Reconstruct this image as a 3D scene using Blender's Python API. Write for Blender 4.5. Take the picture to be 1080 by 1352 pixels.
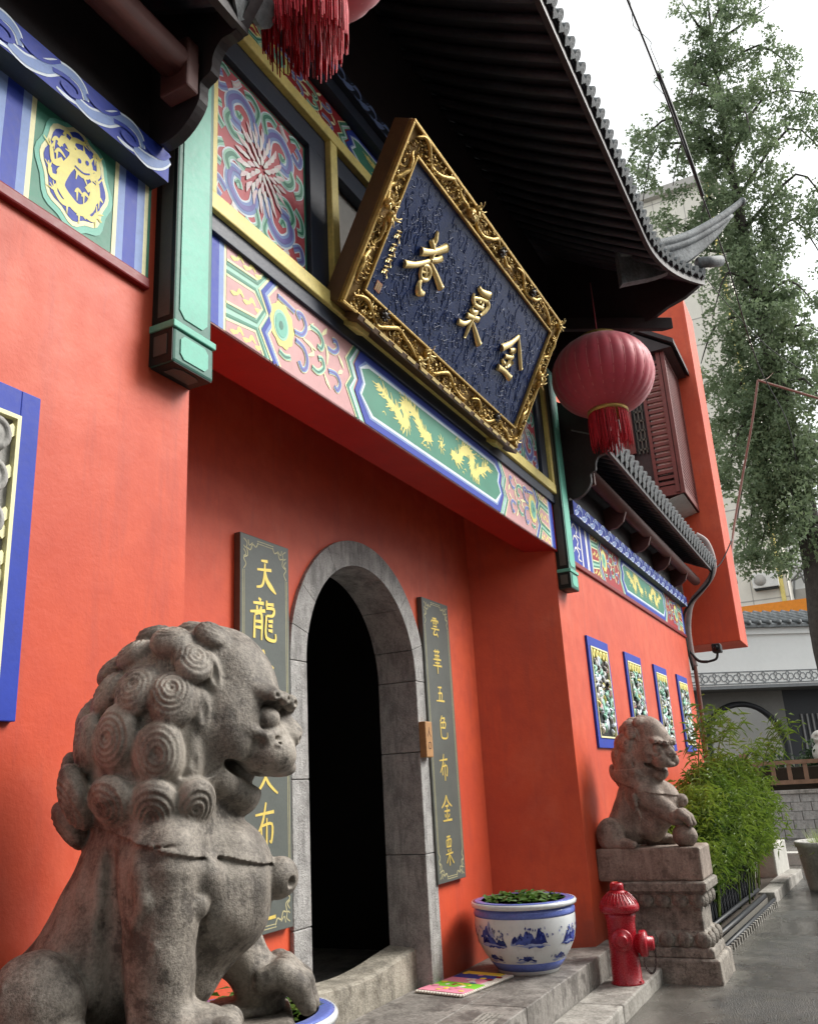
import bpy, bmesh, math, random
import numpy as np
from mathutils import Vector, Matrix
from mathutils.geometry import tessellate_polygon
random.seed(7); RNG = np.random.default_rng(7)
for o in list(bpy.data.objects): bpy.data.objects.remove(o, do_unlink=True)
SC = bpy.context.scene; COL = SC.collection
R = math.radians

# ---------------------------------------------------------------- camera
# X runs along the facade, Y into the wall, Z up; the eye is 1.55 m above the road
FPX, YAW, PIT, ROL = 1148.6, 0.45892, 0.30522, -0.05721       # fitted on the photo (1080 x 1352)
EYE = Vector((0, 0, 1.55))
_f = Vector((math.cos(YAW)*math.cos(PIT), math.sin(YAW)*math.cos(PIT), math.sin(PIT)))
_r0 = Vector((math.sin(YAW), -math.cos(YAW), 0)); _u0 = _r0.cross(_f)
_r = math.cos(ROL)*_r0 + math.sin(ROL)*_u0; _u = -math.sin(ROL)*_r0 + math.cos(ROL)*_u0
cam_d = bpy.data.cameras.new('camera'); cam = bpy.data.objects.new('camera', cam_d); COL.objects.link(cam)
cam.matrix_world = Matrix(((_r.x, _u.x, -_f.x, EYE.x), (_r.y, _u.y, -_f.y, EYE.y), (_r.z, _u.z, -_f.z, EYE.z), (0, 0, 0, 1)))
cam_d.sensor_fit = 'VERTICAL'; cam_d.sensor_height = 36; cam_d.sensor_width = 36
cam_d.lens = 36*FPX/1352; cam_d.clip_start = 0.05; cam_d.clip_end = 500
SC.camera = cam

# ---------------------------------------------------------------- sky, sun, exposure (overcast)
SUN_EL, SUN_AZ = R(41), R(-51)          # azimuth measured from +X towards +Y: over the street
w = bpy.data.worlds.new('World'); SC.world = w; w.use_nodes = True
nt = w.node_tree; nt.nodes.clear()
sky = nt.nodes.new('ShaderNodeTexSky'); sky.sky_type = 'NISHITA'; sky.sun_disc = False
sky.sun_elevation = SUN_EL; sky.sun_rotation = math.pi/2 - SUN_AZ
sky.air_density = 1.0; sky.dust_density = 6.0; sky.ozone_density = 1.0
hs = nt.nodes.new('ShaderNodeHueSaturation'); hs.inputs['Saturation'].default_value = 0.12
mx = nt.nodes.new('ShaderNodeMix'); mx.data_type = 'RGBA'; mx.inputs['Factor'].default_value = 0.6
mx.inputs['B'].default_value = (9.0, 9.35, 9.4, 1)           # even cloud deck
bg = nt.nodes.new('ShaderNodeBackground'); bg.inputs['Strength'].default_value = 0.066
wo = nt.nodes.new('ShaderNodeOutputWorld')
nt.links.new(sky.outputs[0], hs.inputs['Color']); nt.links.new(hs.outputs[0], mx.inputs['A'])
nt.links.new(mx.outputs['Result'], bg.inputs['Color']); nt.links.new(bg.outputs[0], wo.inputs['Surface'])
sd = bpy.data.lights.new('sun', 'SUN'); sd.energy = 1.5; sd.angle = R(26); sd.color = (1, 0.96, 0.9)
so = bpy.data.objects.new('sun', sd); COL.objects.link(so)
_sv = Vector((math.cos(SUN_EL)*math.cos(SUN_AZ), math.cos(SUN_EL)*math.sin(SUN_AZ), math.sin(SUN_EL)))
so.rotation_euler = _sv.to_track_quat('Z', 'Y').to_euler()
vs = SC.view_settings; vs.view_transform = 'Standard'; vs.look = 'None'; vs.gamma = 1; vs.use_curve_mapping = False
vs.exposure = 1.5
SC.render.engine = 'CYCLES'

# ---------------------------------------------------------------- pixel -> point on a plane the thing touches
def ray(px, py): return _f + _r*((px-540)/FPX) - _u*((py-676)/FPX)
def onY(px, py, Y): d = ray(px, py); return EYE + d*((Y-EYE.y)/d.y)
def onX(px, py, X): d = ray(px, py); return EYE + d*((X-EYE.x)/d.x)
def onZ(px, py, Z): d = ray(px, py); return EYE + d*((Z-EYE.z)/d.z)

# ---------------------------------------------------------------- materials
MATS = {}
def node_mat(name):
    m = bpy.data.materials.new(name); m.use_nodes = True; n = m.node_tree; b = n.nodes['Principled BSDF']
    MATS[name] = m; return m, n, b
def noise(n, scale, detail=4, rough=0.55, dim='Object', stretch=None):
    tc = n.nodes.new('ShaderNodeTexCoord'); t = n.nodes.new('ShaderNodeTexNoise')
    t.inputs['Scale'].default_value = scale; t.inputs['Detail'].default_value = detail; t.inputs['Roughness'].default_value = rough
    if stretch:
        mp = n.nodes.new('ShaderNodeMapping'); mp.inputs['Scale'].default_value = stretch
        n.links.new(tc.outputs[dim], mp.inputs[0]); n.links.new(mp.outputs[0], t.inputs['Vector'])
    else: n.links.new(tc.outputs[dim], t.inputs['Vector'])
    return t
def ramp(n, src, stops):
    r = n.nodes.new('ShaderNodeValToRGB'); e = r.color_ramp.elements
    while len(e) < len(stops): e.new(0.5)
    for k, (p, c) in enumerate(stops): e[k].position = p; e[k].color = (*c, 1) if len(c) == 3 else c
    n.links.new(src, r.inputs[0]); return r
def mixc(n, fac, a, b, mode='MIX'):
    m = n.nodes.new('ShaderNodeMix'); m.data_type = 'RGBA'; m.blend_type = mode
    for s, v in (('Factor', fac), ('A', a), ('B', b)):
        if hasattr(v, 'is_output'): n.links.new(v, m.inputs[s])
        elif isinstance(v, (int, float)): m.inputs[s].default_value = v
        else: m.inputs[s].default_value = (*v, 1)
    return m.outputs['Result']
def bump(n, b, src, strength, dist=0.01):
    bp = n.nodes.new('ShaderNodeBump'); bp.inputs['Strength'].default_value = strength; bp.inputs['Distance'].default_value = dist
    n.links.new(src, bp.inputs['Height']); n.links.new(bp.outputs[0], b.inputs['Normal']); return bp
def paint(name, rgb, rough=0.5, var=0.12, scale=6, metal=0.0, bmp=0.06, spec=0.3, dirt=0.55):
    """a painted / plain surface: base colour with uneven tone and a faint relief"""
    m, n, b = node_mat(name)
    t = noise(n, scale, 5); t2 = noise(n, scale*9, 3)
    lo = tuple(c*(1-var) for c in rgb); hi = tuple(min(1, c*(1+var)) for c in rgb)
    r = ramp(n, t.outputs[0], [(0.3, lo), (0.7, hi)])
    c = mixc(n, 0.35, r.outputs[0], ramp(n, t2.outputs[0], [(0.35, lo), (0.65, hi)]).outputs[0])
    gr = noise(n, scale*1.7, 9, 0.78); dk = tuple(x*0.62+0.01 for x in rgb)
    c = mixc(n, ramp(n, gr.outputs[0], [(0.52, (0, 0, 0)), (0.74, (dirt, dirt, dirt))]).outputs[0], c, dk)
    n.links.new(c, b.inputs['Base Color'])
    rr = n.nodes.new('ShaderNodeMapRange'); rr.inputs['To Min'].default_value = max(0.03, rough-0.08); rr.inputs['To Max'].default_value = min(1, rough+0.1)
    n.links.new(t2.outputs[0], rr.inputs[0]); n.links.new(rr.outputs[0], b.inputs['Roughness'])
    b.inputs['Metallic'].default_value = metal; b.inputs['Specular IOR Level'].default_value = spec
    if bmp: bump(n, b, t2.outputs[0], bmp, 0.01)
    return m
def stone(name, lo, hi, scale=5, bmp=0.5, rough=0.8, fine=70, spots=None, stretch=None):
    m, n, b = node_mat(name)
    t = noise(n, scale, 8, 0.65, stretch=stretch); f = noise(n, fine, 4, 0.7)
    c = ramp(n, t.outputs[0], [(0.40, lo), (0.62, hi)]).outputs[0]
    c = mixc(n, 0.34, c, ramp(n, f.outputs[0], [(0.38, tuple(x*0.55 for x in lo)), (0.5, tuple((x+y)/2 for x, y in zip(lo, hi))), (0.64, tuple(min(1, x*1.25) for x in hi))]).outputs[0])
    if spots:
        s = noise(n, scale*2.3, 6, 0.7); k = ramp(n, s.outputs[0], [(0.53, (0, 0, 0)), (0.62, (0.85, 0.85, 0.85))])
        c = mixc(n, k.outputs[0], c, spots)
    n.links.new(c, b.inputs['Base Color']); b.inputs['Roughness'].default_value = rough
    wn = noise(n, scale*0.8, 7, 0.7, stretch=(2.2, 2.2, 0.5)); c = mixc(n, ramp(n, wn.outputs[0], [(0.51, (0, 0, 0)), (0.63, (0.6, 0.6, 0.6))]).outputs[0], c, tuple(x*0.6 for x in lo)); c = mixc(n, ramp(n, wn.outputs[0], [(0.37, (0.5, 0.5, 0.5)), (0.47, (0, 0, 0))]).outputs[0], c, tuple(min(1, x*1.15) for x in hi)); n.links.new(c, b.inputs['Base Color'])
    add = n.nodes.new('ShaderNodeMath'); add.operation = 'MULTIPLY_ADD'; add.inputs[1].default_value = 1.6
    n.links.new(t.outputs[0], add.inputs[0]); n.links.new(f.outputs[0], add.inputs[2])
    bump(n, b, add.outputs[0], bmp, 0.012); return m

def make_materials():
    # red wall: satin masonry paint with trowel bumps, patched touch-ups and a few scuffs
    m, n, b = node_mat('red_wall')
    t = noise(n, 0.9, 6, 0.6); t2 = noise(n, 5, 6, 0.65); t3 = noise(n, 60, 4, 0.6); st = noise(n, 3.0, 6, 0.7, stretch=(3.0, 3.0, 0.35))
    c = ramp(n, t.outputs[0], [(0.40, (0.57, 0.072, 0.028)), (0.62, (0.66, 0.096, 0.036))]).outputs[0]
    c = mixc(n, ramp(n, t2.outputs[0], [(0.42, (0, 0, 0)), (0.68, (0.75, 0.75, 0.75))]).outputs[0], c, (0.52, 0.066, 0.030))
    fd = noise(n, 1.6, 8, 0.72, stretch=(1, 1, 0.8)); c = mixc(n, ramp(n, fd.outputs[0], [(0.53, (0, 0, 0)), (0.66, (0.30, 0.30, 0.30))]).outputs[0], c, (0.68, 0.16, 0.09))
    c = mixc(n, ramp(n, st.outputs[0], [(0.53, (0, 0, 0)), (0.66, (0.42, 0.42, 0.42))]).outputs[0], c, (0.44, 0.065, 0.038))
    sc = noise(n, 7.5, 9, 0.8); c = mixc(n, ramp(n, sc.outputs[0], [(0.70, (0, 0, 0)), (0.76, (0.4, 0.4, 0.4))]).outputs[0], c, (0.62, 0.2, 0.14))
    sz = n.nodes.new('ShaderNodeSeparateXYZ'); tcz = n.nodes.new('ShaderNodeTexCoord'); n.links.new(tcz.outputs['Object'], sz.inputs[0]); sn = noise(n, 4, 9, 0.75)
    mz = n.nodes.new('ShaderNodeMath'); mz.operation = 'MULTIPLY_ADD'; mz.inputs[1].default_value = -0.9; n.links.new(sn.outputs[0], mz.inputs[0]); n.links.new(sz.outputs['Z'], mz.inputs[2])
    mr = n.nodes.new('ShaderNodeMapRange'); mr.inputs['From Min'].default_value = 0.22; mr.inputs['From Max'].default_value = -0.12; mr.inputs['To Max'].default_value = 0.6; n.links.new(mz.outputs[0], mr.inputs[0]); c = mixc(n, mr.outputs[0], c, (0.26, 0.07, 0.045))
    n.links.new(c, b.inputs['Base Color'])
    rr = ramp(n, t2.outputs[0], [(0.3, (0.50, 0.50, 0.50)), (0.7, (0.60, 0.60, 0.60))]); n.links.new(rr.outputs[0], b.inputs['Roughness']); b.inputs['Specular IOR Level'].default_value = 0.38
    ad = n.nodes.new('ShaderNodeMath'); ad.operation = 'MULTIPLY_ADD'; ad.inputs[1].default_value = 5.0
    n.links.new(t2.outputs[0], ad.inputs[0]); n.links.new(t3.outputs[0], ad.inputs[2])
    bump(n, b, ad.outputs[0], 0.13, 0.006)
    P = paint
    P('beam_red', (0.42, 0.022, 0.018), 0.42); P('moulding_red', (0.22, 0.012, 0.014), 0.45)
    P('blue', (0.022, 0.050, 0.38), 0.55, 0.1); P('pale_blue', (0.23, 0.33, 0.62), 0.55); P('ice', (0.72, 0.80, 0.88), 0.5)
    P('slate', (0.030, 0.038, 0.062), 0.45); P('slate_soffit', (0.055, 0.075, 0.105), 0.5)
    P('cream', (0.86, 0.82, 0.48), 0.5); P('yellow', (0.80, 0.66, 0.22), 0.5, 0.18); P('leaf_yellow', (0.82, 0.72, 0.22), 0.5)
    P('pink', (0.60, 0.32, 0.32), 0.5, 0.12); P('rose', (0.50, 0.085, 0.105), 0.5, 0.14); P('crimson', (0.36, 0.018, 0.025), 0.5)
    P('teal', (0.15, 0.48, 0.365), 0.5); P('teal_dark', (0.055, 0.20, 0.15), 0.5); P('green', (0.055, 0.24, 0.16), 0.5); P('mint', (0.34, 0.64, 0.50), 0.5)
    P('post_edge', (0.06, 0.17, 0.135), 0.5); P('post_black', (0.012, 0.02, 0.018), 0.5); P('post_grey', (0.10, 0.10, 0.085), 0.6)
    P('violet', (0.16, 0.14, 0.42), 0.5); P('white_paint', (0.80, 0.79, 0.76), 0.5, 0.06); P('blossom', (0.78, 0.62, 0.64), 0.5); P('orange', (0.75, 0.30, 0.06), 0.5)
    P('plaster_grey', (0.42, 0.40, 0.37), 0.7, 0.15, 2)
    P('dark_wood', (0.040, 0.032, 0.034), 0.5, 0.3, 5); P('rafter_wood', (0.048, 0.048, 0.060), 0.55, 0.35, 4); P('brown_wood', (0.10, 0.038, 0.032), 0.5, 0.25, 5)
    P('shutter_wood', (0.16, 0.05, 0.045), 0.5, 0.25, 5); P('curtain', (0.62, 0.62, 0.60), 0.8, 0.2, 30); P('fence_wood', (0.22, 0.13, 0.085), 0.7, 0.3, 6)
    P('plaque_side', (0.10, 0.055, 0.025), 0.4, 0.2); P('seal_red', (0.45, 0.20, 0.12), 0.5); P('sign_wood', (0.42, 0.23, 0.10), 0.5, 0.2, 20); P('sign_ink', (0.10, 0.05, 0.03), 0.6)
    P('board_grey', (0.105, 0.118, 0.108), 0.35, 0.12, 8); P('gold_leaf', (0.82, 0.63, 0.16), 0.35, 0.15, 30, 0.35); P('gold_line', (0.50, 0.46, 0.26), 0.45, 0.2, 40)
    P('gold', (0.56, 0.38, 0.12), 0.36, 0.25, 25, 0.6, 0.25); P('gold_dark', (0.24, 0.145, 0.042), 0.5, 0.3, 25, 0.4, 0.3); P('gold_bright', (0.74, 0.57, 0.25), 0.34, 0.1, 20, 0.5)
    P('bronze_black', (0.03, 0.022, 0.018), 0.4, 0.3)
    P('plaque_blue', (0.007, 0.022, 0.092), 0.32, 0.25, 12, 0.0, 0.2, 0.18)
    P('cable_black', (0.02, 0.02, 0.022), 0.5); P('pipe_grey', (0.33, 0.27, 0.26), 0.6, 0.2); P('cable_brown', (0.20, 0.10, 0.08), 0.6)
    P('hydrant_red', (0.36, 0.012, 0.022), 0.26, 0.25, 14, 0.0, 0.2, 0.5); P('chain', (0.05, 0.03, 0.03), 0.5, metal=0.6)
    P('iron_black', (0.012, 0.014, 0.018), 0.45, 0.3, 10); P('mat_pink', (0.80, 0.28, 0.38), 0.85); P('mat_green', (0.22, 0.60, 0.04), 0.85); P('mat_blue', (0.05, 0.06, 0.30), 0.85); P('mat_yellow', (0.85, 0.65, 0.08), 0.85); P('mat_white', (0.75, 0.70, 0.62), 0.9)
    P('lantern_rib', (0.62, 0.20, 0.20), 0.5); P('tassel', (0.55, 0.018, 0.035), 0.5, 0.25, 40); P('tassel_dark', (0.28, 0.012, 0.02), 0.6, 0.25, 40)
    P('white_wall', (0.84, 0.85, 0.84), 0.75, 0.04, 0.8, dirt=0.10); P('grey_wall', (0.20, 0.20, 0.19), 0.8, 0.12, 1.0); P('gate_black', (0.028, 0.030, 0.036), 0.5); P('gate_bar', (0.22, 0.22, 0.22), 0.5)
    P('lattice_grey', (0.20, 0.21, 0.22), 0.6); P('beige_tile', (0.72, 0.68, 0.60), 0.6, 0.06, 1.5, dirt=0.15); P('orange_sheet', (0.85, 0.28, 0.03), 0.5, 0.1); P('ac_white', (0.7, 0.69, 0.66), 0.5); P('far_glass', (0.16, 0.18, 0.19), 0.2)
    P('joint_grey', (0.16, 0.15, 0.13), 0.9); P('soil', (0.05, 0.04, 0.03), 0.95); P('white_stone', (0.46, 0.45, 0.41), 0.8, 0.2, 5)
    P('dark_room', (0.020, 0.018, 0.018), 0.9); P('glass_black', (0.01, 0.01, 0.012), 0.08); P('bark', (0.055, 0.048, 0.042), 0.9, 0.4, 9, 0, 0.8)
    stone('lion_stone', (0.120, 0.103, 0.086), (0.345, 0.308, 0.262), 6.5, 0.32, 0.66, 110, spots=(0.065, 0.054, 0.045))
    stone('pink_stone', (0.185, 0.142, 0.115), (0.345, 0.280, 0.232), 5, 0.4, 0.75, 60, spots=(0.13, 0.10, 0.082))
    stone('pedestal_stone', (0.150, 0.132, 0.112), (0.345, 0.310, 0.265), 6, 0.7, 0.8, 50, spots=(0.085, 0.074, 0.063))
    stone('arch_stone', (0.25, 0.245, 0.235), (0.46, 0.45, 0.435), 7, 0.8, 0.85, 90)
    stone('threshold_stone', (0.20, 0.18, 0.145), (0.40, 0.365, 0.30), 4, 0.6, 0.75, 60, spots=(0.15, 0.13, 0.10))
    stone('slab_stone', (0.13, 0.118, 0.105), (0.31, 0.29, 0.265), 2.2, 0.4, 0.6, 45, spots=(0.085, 0.075, 0.068))
    stone('kerb_stone', (0.22, 0.205, 0.18), (0.40, 0.38, 0.345), 3, 0.5, 0.75, 45, spots=(0.14, 0.125, 0.11))
    stone('block_stone', (0.26, 0.255, 0.24), (0.44, 0.43, 0.41), 1.5, 0.3, 0.85, 30)
    stone('tile_grey', (0.10, 0.11, 0.115), (0.235, 0.25, 0.26), 3, 0.4, 0.7, 40); stone('ridge_grey', (0.17, 0.19, 0.20), (0.33, 0.36, 0.38), 3, 0.4, 0.7, 40)
    stone('concrete_pot', (0.36, 0.35, 0.33), (0.52, 0.51, 0.48), 3, 0.4, 0.85, 40)
    # asphalt: worn, damp, with puddled sheen
    m, n, b = node_mat('asphalt')
    g = noise(n, 130, 3, 0.6); p_ = noise(n, 0.75, 7, 0.62); q = noise(n, 9, 6, 0.7); vor = n.nodes.new('ShaderNodeTexVoronoi'); vor.inputs['Scale'].default_value = 110
    tc = n.nodes.new('ShaderNodeTexCoord'); n.links.new(tc.outputs['Object'], vor.inputs['Vector'])
    c = ramp(n, g.outputs[0], [(0.3, (0.022, 0.022, 0.023)), (0.7, (0.10, 0.098, 0.092))]).outputs[0]
    c = mixc(n, ramp(n, q.outputs[0], [(0.45, (0, 0, 0)), (0.7, (0.55, 0.55, 0.55))]).outputs[0], c, (0.125, 0.115, 0.098))
    sy = n.nodes.new('ShaderNodeSeparateXYZ'); n.links.new(tc.outputs['Object'], sy.inputs[0]); ed = noise(n, 2.2, 8, 0.7)
    my = n.nodes.new('ShaderNodeMath'); my.operation = 'MULTIPLY_ADD'; my.inputs[1].default_value = 0.9; n.links.new(ed.outputs[0], my.inputs[0]); n.links.new(sy.outputs['Y'], my.inputs[2])
    cn = noise(n, 2.6, 9, 0.7); cc = ramp(n, cn.outputs[0], [(0.3, (0.085, 0.080, 0.070)), (0.7, (0.185, 0.175, 0.155))]).outputs[0]
    mr = n.nodes.new('ShaderNodeMapRange'); mr.inputs['From Min'].default_value = 1.60; mr.inputs['From Max'].default_value = 1.80; n.links.new(my.outputs[0], mr.inputs[0]); c = mixc(n, mr.outputs[0], c, cc)
    n.links.new(c, b.inputs['Base Color'])
    wet = ramp(n, p_.outputs[0], [(0.44, (0.07, 0.07, 0.07)), (0.60, (0.48, 0.48, 0.48))]); n.links.new(wet.outputs[0], b.inputs['Roughness'])
    ad = n.nodes.new('ShaderNodeMath'); ad.operation = 'MULTIPLY_ADD'; ad.inputs[1].default_value = 1.2; n.links.new(q.outputs[0], ad.inputs[0]); n.links.new(vor.outputs['Distance'], ad.inputs[2])
    bump(n, b, ad.outputs[0], 0.6, 0.010)
    # lantern paper
    m = paint('lantern_red', (0.50, 0.055, 0.085), 0.5, 0.12, 3); b = m.node_tree.nodes['Principled BSDF']; b.inputs['Subsurface Weight'].default_value = 0.0; b.inputs['Sheen Weight'].default_value = 0.3
    # foliage with light passing through
    def leaf(name, lo, hi, tr=0.35):
        m, n, b = node_mat(name); oi = n.nodes.new('ShaderNodeTexCoord'); t = n.nodes.new('ShaderNodeTexNoise'); t.inputs['Scale'].default_value = 1.3; t.inputs['Detail'].default_value = 6; t.inputs['Roughness'].default_value = 0.75
        n.links.new(oi.outputs['Object'], t.inputs['Vector']); c = ramp(n, t.outputs[0], [(0.3, lo), (0.7, hi)]).outputs[0]
        n.links.new(c, b.inputs['Base Color']); b.inputs['Roughness'].default_value = 0.5
        tl = n.nodes.new('ShaderNodeBsdfTranslucent'); n.links.new(c, tl.inputs['Color']); ms = n.nodes.new('ShaderNodeMixShader'); ms.inputs[0].default_value = tr
        n.links.new(b.outputs[0], ms.inputs[1]); n.links.new(tl.outputs[0], ms.inputs[2]); n.links.new(ms.outputs[0], n.nodes['Material Output'].inputs['Surface'])
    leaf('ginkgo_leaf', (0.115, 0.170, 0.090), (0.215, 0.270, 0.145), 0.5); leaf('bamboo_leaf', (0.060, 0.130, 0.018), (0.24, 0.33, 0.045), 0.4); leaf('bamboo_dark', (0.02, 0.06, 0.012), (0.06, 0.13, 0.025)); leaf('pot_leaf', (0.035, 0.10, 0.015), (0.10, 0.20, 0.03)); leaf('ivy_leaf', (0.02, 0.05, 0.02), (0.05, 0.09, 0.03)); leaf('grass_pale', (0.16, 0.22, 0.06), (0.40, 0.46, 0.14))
    P('bamboo_culm', (0.12, 0.17, 0.03), 0.5); P('dry_leaf', (0.45, 0.24, 0.04), 0.7)
    # glazed porcelain, hand painted in cobalt (the brush work is laid on as thin shapes)
    paint('porcelain', (0.66, 0.69, 0.70), 0.14, 0.04, 8, 0, 0.02, 0.5)
    P('cobalt_band', (0.13, 0.18, 0.50), 0.15, 0.25, 90, 0, 0); P('cobalt_dark', (0.012, 0.022, 0.17), 0.14, 0.4, 30, 0, 0); P('cobalt_mid', (0.06, 0.095, 0.36), 0.14, 0.5, 30, 0, 0); P('cobalt_pale', (0.30, 0.36, 0.58), 0.14, 0.3, 30, 0, 0)
make_materials()

# ---------------------------------------------------------------- mesh helpers
def catmull(pts, sub=6, closed=False):
    pts = [Vector(p) for p in pts]; n = len(pts)
    if n < 3: return pts
    out = []
    rng = range(n if closed else n-1)
    for i in rng:
        if closed: p0, p1, p2, p3 = pts[i-1], pts[i], pts[(i+1) % n], pts[(i+2) % n]
        else: p0, p1, p2, p3 = pts[max(i-1, 0)], pts[i], pts[i+1], pts[min(i+2, n-1)]
        for k in range(sub):
            t = k/sub; t2 = t*t; t3 = t2*t
            out.append(0.5*((2*p1)+(p2-p0)*t+(2*p0-5*p1+4*p2-p3)*t2+(3*p1-p0-3*p2+p3)*t3))
    if not closed: out.append(pts[-1])
    return out
class MB:
    """collects faces; build() links them as ONE mesh object"""
    def __init__(s): s.v = []; s.f = []; s.mi = []; s.ms = []; s.cur = 0; s.sm = []; s.smooth = False
    def mat(s, name):
        if name not in s.ms: s.ms.append(name)
        s.cur = s.ms.index(name); return s
    def add(s, vs, fs):
        o = len(s.v); s.v += [tuple(p) for p in vs]
        for f in fs: s.f.append([o+i for i in f]); s.mi.append(s.cur); s.sm.append(s.smooth)
        return s
    def box(s, a, b):
        (x0, y0, z0), (x1, y1, z1) = a, b
        if x0 > x1: x0, x1 = x1, x0
        if y0 > y1: y0, y1 = y1, y0
        if z0 > z1: z0, z1 = z1, z0
        return s.add([(x0, y0, z0), (x1, y0, z0), (x1, y1, z0), (x0, y1, z0), (x0, y0, z1), (x1, y0, z1), (x1, y1, z1), (x0, y1, z1)],
                     [(0, 3, 2, 1), (4, 5, 6, 7), (0, 1, 5, 4), (1, 2, 6, 5), (2, 3, 7, 6), (3, 0, 4, 7)])
    def prism(s, poly, off):
        """polygon (3D points, planar) extruded by vector off"""
        poly = [Vector(p) for p in poly]; off = Vector(off); n = len(poly)
        nr = Vector((0, 0, 0))
        for i in range(n): nr += poly[i].cross(poly[(i+1) % n])
        if nr.dot(off) > 0: poly.reverse()
        tr = tessellate_polygon([poly]); back = [p+off for p in poly]
        fs = []
        for t in tr:
            a, b, c = t
            q = (poly[b]-poly[a]).cross(poly[c]-poly[a])
            if q.dot(off) > 0: t = (a, c, b)
            fs.append(tuple(t)); fs.append(tuple(n+i for i in reversed(t)))
        for i in range(n): j = (i+1) % n; fs.append((j, i, n+i, n+j))
        return s.add(poly+back, fs)
    def poly(s, poly, nrm):
        poly = [Vector(p) for p in poly]; nrm = Vector(nrm)
        fs = []
        for t in tessellate_polygon([poly]):
            a, b, c = t
            if (poly[b]-poly[a]).cross(poly[c]-poly[a]).dot(nrm) < 0: t = (a, c, b)
            fs.append(tuple(t))
        return s.add(poly, fs)
    def ribbon(s, pts, wid, nrm, lift=0.0, sub=5, taper=True, smooth=True):
        """flat brush stroke on a plane with normal nrm; wid: number or list along the line"""
        nrm = Vector(nrm).normalized(); P = catmull(pts, sub) if smooth and len(pts) > 2 else [Vector(p) for p in pts]
        n = len(P); vs = []
        for i, p in enumerate(P):
            t = (P[min(i+1, n-1)]-P[max(i-1, 0)]); t = t.normalized() if t.length > 1e-9 else Vector((1, 0, 0))
            sd = nrm.cross(t)
            u = i/(n-1)
            if isinstance(wid, (int, float)): wd = wid*((min(1, 0.35+2.2*u, 0.25+3*(1-u))) if taper else 1)
            else:
                k = u*(len(wid)-1); a = int(min(k, len(wid)-2)); wd = wid[a]+(wid[a+1]-wid[a])*(k-a)
            vs += [p+sd*wd/2+nrm*(lift+i*3e-6), p-sd*wd/2+nrm*(lift+i*3e-6)]
        return s.add(vs, [(2*i, 2*i+1, 2*i+3, 2*i+2) for i in range(n-1)])
    def tube(s, pts, rad, seg=8, sub=4, cap=True, smooth=True, flat=None):
        P = catmull(pts, sub) if smooth and len(pts) > 2 else [Vector(p) for p in pts]
        n = len(P); vs = []; fs = []; up = Vector((0, 0, 1)); px = None
        for i, p in enumerate(P):
            t = (P[min(i+1, n-1)]-P[max(i-1, 0)]); t = t.normalized() if t.length > 1e-9 else Vector((0, 0, 1))
            if px is None:
                px = t.orthogonal().normalized()
            px = (px - t*px.dot(t)).normalized(); py = t.cross(px)
            u = i/max(1, n-1)
            if isinstance(rad, (int, float)): r = rad
            else: k = u*(len(rad)-1); a = int(min(k, len(rad)-2)); r = rad[a]+(rad[a+1]-rad[a])*(k-a)
            for q in range(seg):
                an = 2*math.pi*q/seg; vs.append(p+px*(r*math.cos(an))+py*(r*math.sin(an)))
        for i in range(n-1):
            for q in range(seg):
                a = i*seg+q; b = i*seg+(q+1) % seg; fs.append((a, b, b+seg, a+seg))
        if cap: fs.append(tuple(reversed(range(seg)))); fs.append(tuple((n-1)*seg+q for q in range(seg)))
        sm = s.smooth; s.smooth = True; s.add(vs, fs); s.smooth = sm; return s
    def lathe(s, prof, seg=32, c=(0, 0, 0), axis='Z', smooth=True):
        vs = []; fs = []; n = len(prof); c = Vector(c)
        for r, z in prof:
            for q in range(seg):
                a = 2*math.pi*q/seg; x, y = r*math.cos(a), r*math.sin(a)
                vs.append(c+(Vector((x, y, z)) if axis == 'Z' else Vector((z, x, y)) if axis == 'X' else Vector((y, z, x))))
        for i in range(n-1):
            for q in range(seg):
                a = i*seg+q; b = i*seg+(q+1) % seg; fs.append((a, b, b+seg, a+seg))
        if prof[0][0] > 1e-6: fs.append(tuple(reversed(range(seg))))
        if prof[-1][0] > 1e-6: fs.append(tuple((n-1)*seg+q for q in range(seg)))
        sm = s.smooth; s.smooth = smooth; s.add(vs, fs); s.smooth = sm; return s
    def ball(s, c, r, seg=10, rings=6):
        c = Vector(c); r = (r, r, r) if isinstance(r, (int, float)) else r; vs = []; fs = []
        for i in range(rings+1):
            t = math.pi*i/rings
            for q in range(seg):
                a = 2*math.pi*q/seg; vs.append((c.x+r[0]*math.sin(t)*math.cos(a), c.y+r[1]*math.sin(t)*math.sin(a), c.z-r[2]*math.cos(t)))
        for i in range(rings):
            for q in range(seg):
                a = i*seg+q; b = i*seg+(q+1) % seg; fs.append((a, b, b+seg, a+seg))
        sm = s.smooth; s.smooth = True; s.add(vs, fs); s.smooth = sm; return s
    def mesh(s, name):
        me = bpy.data.meshes.new(name); me.from_pydata(s.v, [], s.f)
        for m in (s.ms or ['white_paint']): me.materials.append(MATS[m])
        me.polygons.foreach_set('material_index', s.mi); me.polygons.foreach_set('use_smooth', s.sm)
        me.update(); return me
    def build(s, name, parent=None, bevel=0.0, loc=None, kind=None):
        o = link(name, s.mesh(name), parent, loc)
        if bevel:
            bv = o.modifiers.new('bevel', 'BEVEL'); bv.width = bevel; bv.segments = 2; bv.limit_method = 'ANGLE'; bv.angle_limit = R(40)
        if kind: o['kind'] = kind
        return o
WORLD = set()          # things whose parts are written in world coordinates
def link(name, me, parent=None, loc=None, rot=None):
    o = bpy.data.objects.new(name, me); COL.objects.link(o)
    if parent:
        o.parent = parent
        if parent.name in WORLD: o.matrix_parent_inverse = Matrix.Translation(-parent.location)
    if loc is not None: o.location = loc
    if rot is not None: o.rotation_euler = rot
    return o
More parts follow.
